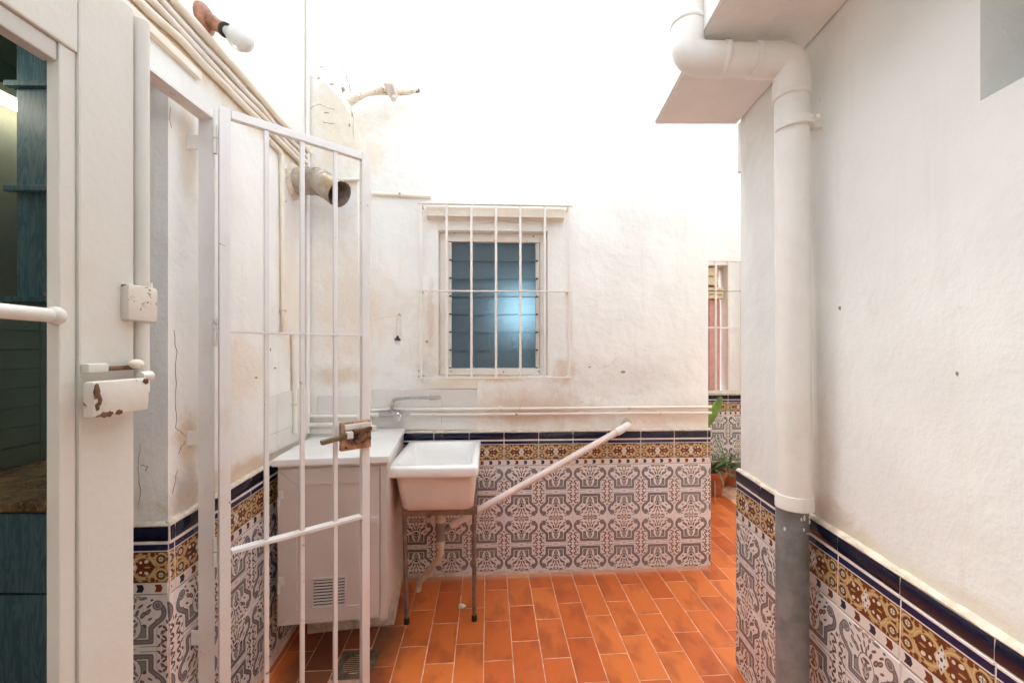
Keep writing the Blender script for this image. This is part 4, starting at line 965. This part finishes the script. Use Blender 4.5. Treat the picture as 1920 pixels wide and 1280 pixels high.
# ------------------------------------------------------------------ iron gate and its frame
H, F_ = Vector((-1.058, 1.57, 0)), Vector((-0.666, 1.93, 0)); GT, GB = 2.388, -0.055
GF = Frame(H, F_ - H); GL = (F_ - H).length; tk = 0.034
gate = thing('iron_gate', GF.pt(GL / 2, 0, GB), 'open white iron gate of upright bars with a rusty lock', 'gate')
for uu in (0.0, GL):
    mb = MB(); mb.box((uu - 0.018, -0.014, GB), (uu + 0.018, 0.016, GT), GF, 0.003); mb.build('stile', 'gate_paint', gate)
for (z, hh, dd) in ((GT - 0.017, 0.032, 0.013), (GB + 0.03, 0.032, 0.013)):
    mb = MB(); mb.box((0.019, -dd, z - hh / 2), (GL - 0.019, dd, z + hh / 2), GF, 0.003); mb.build('rail', 'gate_paint', gate)
mb = MB(); mb.box((0.019, -0.013, 1.568 - 0.0035), (GL - 0.019, 0.013, 1.568 + 0.0035), GF, 0.0012); mb.build('rail', 'gate_paint', gate)
mb = MB(); mb.box((0.019, -0.022, 0.757 - 0.006), (GL - 0.019, 0.016, 0.757 + 0.008), GF, 0.003); mb.build('rail', 'gate_paint', gate)
def gu(px):
    k = (px - CX) / FP; # x = k y
    return (k * H.y - H.x) / (GF.u.x - k * GF.u.y)
for px in (499.5, 566.5, 628.5):
    uu = gu(px)
    for (za, zb2) in ((GB + 0.047, 0.7505), (0.7655, 1.564), (1.572, GT - 0.034)):
        mb = MB(); mb.box((uu - 0.0085, -0.0085, za), (uu + 0.0085, 0.0085, zb2), GF, 0.0025); mb.build('bar', 'gate_paint', gate)
# lock
lk = MB(); lz_ = 1.131; lu0, lu1 = gu(633), gu(689)
lk.box((lu0, -0.040, lz_ - 0.062), (lu1, -0.0155, lz_ + 0.060), GF, 0.003); lock = lk.build('lock_case', 'lock_plate', gate, 40)
mb = MB(); mb.box((lu0 + 0.012, -0.050, lz_ + 0.028), (lu1 - 0.004, -0.0405, lz_ + 0.052), GF, 0.003); mb.build('lock_plate', 'bolt_paint', lock)
mb = MB(); mb.bar(GF.pt(gu(594), -0.052, lz_ - 0.010), GF.pt(gu(642), -0.052, lz_ + 0.004), 0.018, 0.026, GF.d, 0.003); mb.build('bolt', 'brass_old', lock)
mb = MB(); mb.box((gu(640), -0.066, lz_ - 0.008), (gu(652), -0.0405, lz_ + 0.022), GF, 0.004); mb.build('bolt_guide', 'bolt_paint', lock)
mb = MB(); cc = GF.pt(gu(668), -0.0405, lz_ - 0.004); mb.loft(lathe(cc, -GF.d, [(0, 0.034), (0.012, 0.033), (0.018, 0.022), (0.030, 0.020), (0.032, 0.012)], 14), True, True); mb.build('cylinder', 'rust', lock, 35)
mb = MB(); mb.bar(GF.pt(gu(653), -0.056, lz_ + 0.018), GF.pt(gu(686), -0.056, lz_ + 0.026), 0.016, 0.024, GF.d, 0.003); mb.build('striker', 'rust', lock)
mb = MB(); mb.bar(GF.pt(gu(656), -0.062, lz_ - 0.03), GF.pt(gu(672), -0.062, lz_ - 0.002), 0.02, 0.024, GF.d, 0.006); mb.build('knob', 'rust', lock)
mb = MB(); mb.box((lu1 - 0.008, -0.047, lz_ + 0.005), (lu1 + 0.022, -0.0175, lz_ + 0.032), GF, 0.003); mb.build('striker_end', 'bolt_paint', lock)
for (px, dz) in ((643, .048), (684, .050), (642, -.048), (687, -.020)): MB().sphere(GF.pt(gu(px), -0.0408, lz_ + dz), 0.005, (1, 1, 1), 8).build('rivet', 'iron_dark', lock)

gf = thing('gate_frame', (-1.12, 1.575, floor_z(-1.1, 1.57)), 'white iron angle frame bracketed to the left wall that carries the gate', 'gate frame')
fx0, fx1 = -1.147, -1.092
mb = MB(); mb.box((fx0, 1.560, floor_z(-1.1, 1.57)), (fx1, 1.568, 2.386)); mb.box((fx0, 1.5682, floor_z(-1.1, 1.57)), (fx0 + 0.008, 1.60, 2.386)); mb.build('post', 'gate_paint', gf)
mb = MB(); mb.box((fx0, 0.86, 2.346), (fx1, 1.5595, 2.354)); mb.box((fx0, 0.86, 2.3542), (fx0 + 0.008, 1.5595, 2.392)); mb.build('header', 'gate_paint', gf)
mb = MB(); mb.box((fx0, 0.80, floor_z(-1.1, 0.85)), (fx1, 0.8595, 2.39), W, 0.002); mb.build('post', 'gate_paint', gf)
for z in (2.262, 1.180, 0.45):
    mb = MB(); mb.box((fx0 - 0.05, 1.560, z - 0.026), (fx0 - 0.0005, 1.566, z + 0.026)); mb.build('bracket', 'gate_paint', gf)
for py in (264, 622, 1030):
    z = HZ - (py - CY) / FP * 1.57
    mb = MB(); mb.tube([(-1.0835, 1.556, z - 0.055), (-1.0835, 1.556, z - 0.002)], 0.0075, 10); mb.tube([(-1.0835, 1.556, z + 0.002), (-1.0835, 1.556, z + 0.05)], 0.0075, 10); mb.build('hinge', 'bolt_paint', gf, 40)

# ------------------------------------------------------------------ open glazed door leaf in the foreground
XL = -0.62
leaf = thing('door_leaf', (XL - 0.02, 0.36, 0.0), 'white iron door leaf with one cross bar standing open in the left foreground', 'door')
mb = MB(); mb.box((XL - 0.040, 0.611, 0.0), (XL, 0.700, 2.06), W, 0.003); mb.build('stile', 'door_paint', leaf)
mb = MB(); mb.box((XL - 0.040, -0.02, 0.0), (XL, 0.07, 2.06), W, 0.003); mb.build('stile', 'door_paint', leaf)
mb = MB(); mb.box((XL - 0.040, 0.0705, 1.925), (XL - 0.001, 0.6105, 2.06), W, 0.003); mb.build('top_rail', 'door_paint', leaf)
mb = MB(); mb.box((XL - 0.040, 0.0705, 0.0), (XL - 0.001, 0.6105, 0.14), W, 0.003); mb.build('bottom_rail', 'door_paint', leaf)
mb = MB(); mb.box((XL - 0.022, 0.588, 0.1405), (XL - 0.004, 0.6105, 1.9245), W, 0.002); mb.build('glazing_bead', 'door_paint', leaf)
mb = MB(); mb.box((XL - 0.026, 0.0705, 1.898), (XL - 0.006, 0.5875, 1.9245), W, 0.002); mb.build('glazing_bead', 'bead_metal', leaf)
mb = MB(); mb.tube([(XL - 0.010, 0.08, 1.555), (XL - 0.010, 0.588, 1.548)], 0.0095, 12); mb.sphere(Vector((XL - 0.009, 0.588, 1.548)), 0.0115, (1, 1, 1.15), 10); mb.build('cross_bar', 'door_paint', leaf, 50)
mb = MB(); mb.box((XL - 0.040, 0.7005, 0.0), (XL - 0.020, 0.722, 2.06), W, 0.004); mb.tube([(XL - 0.004, 0.716, 1.43), (XL - 0.004, 0.716, 2.05)], 0.0125, 16); mb.build('bolt_rod', 'door_paint', leaf, 45)
def lp(px, py, x): 
    y = x * FP / (px - CX); return Vector((x, y, HZ - (py - CY) / FP * y))
a, b = lp(240, 600, XL + 0.012), lp(296, 541, XL + 0.012)
mb = MB(); mb.box((XL - 0.006, a.y, a.z), (XL + 0.013, b.y, b.z), W, 0.005); mb.tube([(XL + 0.004, b.y - 0.012, b.z - 0.004), (XL + 0.004, b.y - 0.012, b.z + 0.008)], 0.007, 8); mb.build('rod_guide', 'bolt_paint', leaf, 40)
a, b = lp(178, 790, XL + 0.036), lp(286, 708, XL + 0.036)
mb = MB(); mb.box((XL + 0.014, a.y + 0.004, a.z + 0.004), (XL + 0.030, b.y, b.z), W, 0.004); mb.build('handle_box', 'bolt_paint', leaf, 40); HB = (a.y + 0.004, b.y, a.z + 0.004, b.z)
mb = MB(); mb.box((XL + 0.0005, a.y + 0.030, a.z + 0.012), (XL + 0.0138, b.y + 0.02, b.z - 0.006), W, 0.003); mb.build('box_plate', 'bolt_paint', leaf, 40)
a, b = lp(156, 697, XL + 0.006), lp(256, 682, XL + 0.006)
mb = MB(); mb.box((XL + 0.0005, a.y + 0.028, a.z), (XL + 0.012, b.y, b.z - 0.002), W, 0.003); mb.build('handle_stub', 'rust', leaf, 40)
mb = MB(); mb.box((XL + 0.0005, a.y, a.z - 0.002), (XL + 0.014, a.y + 0.032, b.z + 0.003), W, 0.004); mb.build('paint_lump', 'door_paint', leaf, 40)
MB().sphere(Vector((XL + 0.012, b.y - 0.008, b.z)), 0.010, (1, 1.2, .8), 10).build('paint_lump', 'sill_plaster', leaf, 50)
MB().tube([lp(262, 706, XL + 0.02), lp(282, 704, XL + 0.02)], 0.008, 10).build('pivot', 'bolt_paint', leaf, 50)
for (fy, fz_, sy, sz) in ((0.05, 0.72, .005, .011), (0.10, 0.50, .003, .009), (0.06, 0.30, .003, .006), (0.22, 0.05, .010, .004), (0.42, 0.06, .006, .003), (0.93, 0.90, .006, .004)):
    c = Vector((XL + 0.0302, HB[0] + (HB[1] - HB[0]) * fy, HB[2] + (HB[3] - HB[2]) * fz_)); m_ = MB(); m_.sphere(c, 1, (0.0010, sy, sz), 10)
    for v in m_.bm.verts: v.co += Vector((0, random.uniform(-.0012, .0012), random.uniform(-.0012, .0012)))
    m_.build('rust_chip', 'rust', leaf, 60)

# ------------------------------------------------------------------ kitchen seen through the glass
mb = MB()
KX = -2.55
for a, b in (((KX - 0.15, 0.0, -0.3), (KX, 4.2, 3.0)), ((KX, 3.4, -0.3), (-1.56, 3.5, 3.0)), ((KX, -0.1, -0.3), (-1.40, 0.0, 3.0))): mb.box(a, b)
kw = tag(mb.build('kitchen_wall', 'kitchen_plaster'), 'greenish tiled kitchen wall seen past the open door leaf', 'wall')
mb = MB(); mb.box((KX, 0.0, 2.95), (-1.46, 3.4, 3.05)); tag(mb.build('kitchen_ceiling', 'kitchen_plaster'), 'rough plastered kitchen ceiling seen past the open door leaf', 'ceiling')
KT = Wall((KX, 1.4), (0, 1), (1, 0))
tm = None
for r_ in range(8):
    for c_ in range(6):
        tm = piece_mesh('kt', -0.0985, 0.0985, -0.0485, 0.0485, 'kitchen_tile', 0.006, 0.0012)
        mw = Matrix.Translation(KT.pt(0.2 + c_ * 0.2, 0.001, 0.955 + r_ * 0.1)) @ Matrix(((0, 1, 0), (-1, 0, 0), (0, 0, 1))).transposed().to_4x4()
        inst(tm, 'kitchen_tile', mw, kw)
kc = thing('kitchen_counter', (-2.0, 2.0, 0), 'blue kitchen base unit with brown stone worktop seen past the open door leaf', 'counter')
mb = MB(); mb.box((KX + 0.008, 1.665, 0.868), (-1.50, 3.3, 0.905), W, 0.004); mb.build('worktop', 'granite', kc)
mb = MB(); mb.box((KX + 0.008, 1.69, -0.05), (-1.52, 3.3, 0.867), W, 0.002); mb.build('carcass', 'blue_wood', kc)
mb = MB(); mb.box((-2.50, 1.672, 0.55), (-1.53, 1.6895, 0.86), W, 0.003); mb.build('drawer_front', 'blue_wood', kc)
mb = MB(); mb.box((-2.50, 1.672, 0.03), (-1.53, 1.6895, 0.542), W, 0.003); mb.build('door_front', 'blue_wood', kc)
ku = thing('kitchen_cupboard', (-1.8, 2.0, 1.72), 'tall dark blue wall cupboard with ledges seen past the open door leaf', 'cupboard')
mb = MB(); mb.box((-2.16, 1.86, 1.735), (-1.50, 2.3, 2.90), W, 0.003); mb.build('carcass', 'blue_wood', ku)
for z, o in ((1.722, 0.04), (2.20, 0.03), (2.652, 0.03)):
    mb = MB(); mb.box((-2.16 - o, 1.86 - 0.025, z - 0.012), (-1.495, 1.8595 if z > 1.8 else 2.3, z + 0.012), W, 0.003); mb.build('ledge', 'blue_wood', ku)
rf = tag(MB().tube([(-2.02, 1.845, 1.742), (-1.92, 1.845, 1.744)], 0.007, 8).build('pen', 'pink_shutter', None, 50), 'small pink pen lying on the cupboard ledge seen past the open door leaf', 'pen')
fl = thing('strip_light', (-2.44, 1.8, 2.68), 'lit fluorescent strip light in the kitchen at the left edge', 'lamp')
mb = MB(); mb.box((-2.52, 1.3, 2.722), (-2.40, 2.5, 2.76), W, 0.004); mb.build('housing', 'ivory_plastic', fl)
MB().tube([(-2.45, 1.33, 2.70), (-2.45, 2.47, 2.70)], 0.018, 12).build('tube', 'tube_light', fl, 50)

# ------------------------------------------------------------------ far window, shutter, plants
fwn = thing('far_window', FW.pt((wu0 + wu1) / 2, -0.1, wz0), 'pink shuttered window with ivory roller box behind bars in the far wall', 'window')
def fb(u0_, o0, z0_, u1_, o1, z1_, nm, mat, bev=0.003):
    mb = MB(); mb.box((u0_, o0, z0_), (u1_, o1, z1_), FW, bev); return mb.build(nm, mat, fwn)
fz = lambda py: FW.hit(1350, py, -0.1).z
fb(wu0 + .002, -0.20, wz0 + .002, wu1 - .03, -0.16, wz1 - .002, 'shutter', 'pink_shutter')
fb(wu1 - .16, -0.1595, wz0 + .01, wu1 - .03, -0.13, fz(562), 'shutter_leaf', 'pink_shutter')
fb(wu1 - .28, -0.1595, wz0 + .01, wu1 - .20, -0.13, fz(562), 'shutter_leaf', 'pink_shutter')
for a, b, o in ((503, 519, -.05), (521, 536, -.03), (540, 546, -.04), (547, 553, -.045), (554, 561, -.04)):
    fb(wu0 + .004, -0.1595, fz(b), wu1 - (.10 if b < 540 else .03), o, fz(a), 'roller_box', 'ivory_plastic', 0.008)
fg = thing('far_grille', FW.pt((wu0 + wu1) / 2, 0.06, wz0), 'thin cream window bars far off through the narrow gap', 'grille')
for px in (1320, 1342, 1366, 1390):
    s = FW.s_of(FW.hit(px, 600, .07)); mb = MB(); mb.bar(FW.pt(s, .07, FW.hit(1350, 733, .07).z), FW.pt(s, .07, FW.hit(1350, 489, .07).z), .018, .018, FW.n); mb.build('bar', 'grille_paint', fg)
for py in (489, 614, 733):
    z = FW.hit(1350, py, .07).z; mb = MB(); mb.box((FW.s_of(FW.hit(1300, 600, .07)), .055, z - .008), (FW.s_of(FW.hit(1392, 600, .07)), .085, z + .008), FW); mb.build('cross_bar', 'grille_paint', fg)
tag(MB().tube([FW.hit(1290, 546, .12), FW.hit(1396, 546, .12)], 0.004, 6).build('washing_line', 'aloe'), 'thin green washing line crossing the far window', 'line')

def pot(x, y, r, h, label):
    z = floor_z(x, y) + 0.004; o = Vector((x, y, z)); t = thing('plant_pot', o, label, 'plant pot', 'pots in the passage')
    MB().loft(lathe(o, Vector((0, 0.0001, 1)), [(0, r * 0.68), (h * 0.8, r * 0.93), (h * 0.8, r * 1.02), (h, r * 1.04), (h, r * 0.92), (h * 0.88, r * 0.9)], 20), True, False).build('pot_body', 'pot', t, 40)
    MB().loft(lathe(o, Vector((0, 0.0001, 1)), [(h * 0.86, r * 0.91), (h * 0.9, r * 0.5)], 20), False, True).build('soil', 'soil', t, 40)
    return o + Vector((0, 0, h * 0.88))
q1 = pot(2.02, 4.35, 0.155, 0.24, 'square shouldered terracotta pot at the wall corner, nearer of the two')
q2 = pot(2.34, 4.62, 0.17, 0.19, 'low brown pot further right in the passage, half behind the right wall')
def leaf_strip(mb, base, dirv, L, w, lift, curl):
    dirv = Vector(dirv).normalized(); sdv = dirv.cross(Vector((0, 0, 1))).normalized(); loops = []; n = 7
    for i in range(n + 1):
        t = i / n; c = base + dirv * (L * t) + Vector((0, 0, lift * t - curl * t * t)); ww = w * (1 - t) ** 0.6 * (0.8 + 0.4 * t) + 0.0015; th = ww * 0.25
        loops.append([c - sdv * ww + Vector((0, 0, th * 1.2)), c - Vector((0, 0, th)), c + sdv * ww + Vector((0, 0, th * 1.2)), c + Vector((0, 0, th * 0.3))])
    mb.loft(loops, True, True)
def rosette(name, o, n, L, w, label, cat, mat, seed, lift=(0.1, 0.45)):
    rnd = random.Random(seed); t = thing(name, o, label, cat)
    for i in range(n):
        a = i * 2.4 + rnd.random(); mb = MB(); leaf_strip(mb, o + Vector((math.cos(a) * 0.01, math.sin(a) * 0.01, 0)), (math.cos(a), math.sin(a), 0), L * rnd.uniform(0.6, 1.1), w * rnd.uniform(0.7, 1.1), rnd.uniform(*lift), rnd.uniform(0.05, 0.4))
        mb.build('leaf', mat, t, 50)
    return t
rosette('aloe_plant', q1, 26, 0.36, 0.016, 'spiky aloe with arching green leaves in the nearer pot', 'plant', 'aloe', 3)
rosette('spider_plant', q2, 34, 0.30, 0.010, 'low feathery green plant in the further pot', 'plant', 'aloe', 5, (0.12, 0.42))
rosette('dry_plant', q1 + Vector((0.03, -0.03, 0)), 8, 0.26, 0.006, 'withered straw coloured blades hanging over the nearer pot', 'plant', 'dry_leaf', 8, (0.0, 0.1))
mb = MB(); s0_ = floor_hit(1322, 905) + Vector((0, 0, .02)); e0_ = floor_hit(1392, 899) + Vector((0, 0, .03)); leaf_strip(mb, s0_ - (e0_ - s0_) * .3, e0_ - s0_, 0.50, 0.028, 0.05, 0.03); mb.build('leaf', 'aloe', None, 50)
tag(bpy.data.objects[[o.name for o in COL.objects if o.name.startswith('leaf')][-1]], 'long green blade lying across the floor in front of the pots', 'leaf')
# prickly pear: pads climbing from a pot hidden behind the corner
q3 = pot(1.78, 4.25, 0.15, 0.22, 'pot hidden behind the wall corner holding the cactus')
cac = thing('prickly_pear', q3, 'bright green cactus pad leaning out past the wall corner', 'cactus')
def pad(c, dirv, L, w, th):
    dirv = Vector(dirv).normalized(); f = Vector((0.15, -1, 0)); f = (f - dirv * f.dot(dirv)).normalized(); s_ = dirv.cross(f); loops = []; n = 10
    for i in range(n + 1):
        t = i / n; r = w * math.sin(math.pi * min(1, 0.06 + t * 0.90)) ** 0.6; loops.append([c + dirv * (L * t) + s_ * (math.cos(k * math.tau / 12) * r) + f * (math.sin(k * math.tau / 12) * th * (r / w)) for k in range(12)])
    m = MB(); m.loft(loops, True, True); m.build('pad', 'cactus', cac, 60)
pa = at(1306, 860, 4.25); pb = at(1320, 805, 4.25); pc = at(1353, 744, 4.22)
pad(q3, pa - q3, (pa - q3).length + 0.02, 0.06, 0.022); pad(pa, pb - pa, (pb - pa).length + 0.02, 0.07, 0.02); pad(pb, pc - pb, (pc - pb).length, 0.055, 0.016)

# ------------------------------------------------------------------ floor drain and bits on the floor
dn = thing('floor_drain', DRAIN, 'square grimy floor drain with round iron grating by the cabinet', 'drain')
DF = Matrix.Translation(DRAIN) @ Matrix((fu, fd, fn)).transposed().to_4x4()
def dpt(x, y, h): return DF @ Vector((x, y, h))
mb = MB(); n = 28
sq = [dpt(0.097 * max(-1, min(1, 1.42 * math.cos(i * math.tau / n + .01))), 0.097 * max(-1, min(1, 1.42 * math.sin(i * math.tau / n + .01))), 0.0005) for i in range(n)]
ci = [dpt(0.062 * math.cos(i * math.tau / n + .01), 0.062 * math.sin(i * math.tau / n + .01), 0.0) for i in range(n)]
cd = [dpt(0.060 * math.cos(i * math.tau / n + .01), 0.060 * math.sin(i * math.tau / n + .01), -0.02) for i in range(n)]
mb.loft([sq, ci, cd]); mb.build('surround', 'grate_iron', dn)
mb = MB(); mb.prism([(0.06 * math.cos(i * math.tau / 20), 0.06 * math.sin(i * math.tau / 20)) for i in range(20)], -0.003, -0.0022, dpt); mb.build('well_shade_disc', 'rubber', dn)  # flat black disc close under the bars, paints the shade of the hole
for k in range(9):
    y = -0.05 + k * 0.0125; L = math.sqrt(max(0, 0.06 ** 2 - y * y)); mb = MB(); mb.bar(dpt(-L, y, 0.0), dpt(L, y, 0.0), 0.0045, 0.005, fn); mb.build('grate_bar', 'grate_iron', dn)
mb = MB(); pb_ = floor_hit(866, 1140); mb.sphere(pb_ + Vector((0, 0, .012)), 0.02, (1.2, 1, .7), 10)
for v in mb.bm.verts: v.co += Vector((random.uniform(-1, 1), random.uniform(-1, 1), random.uniform(-1, 1))) * 0.003
tag(mb.build('mortar_lump', 'mortar', None, 60), 'small pale lump of mortar beside the right foot of the sink stand', 'lump')
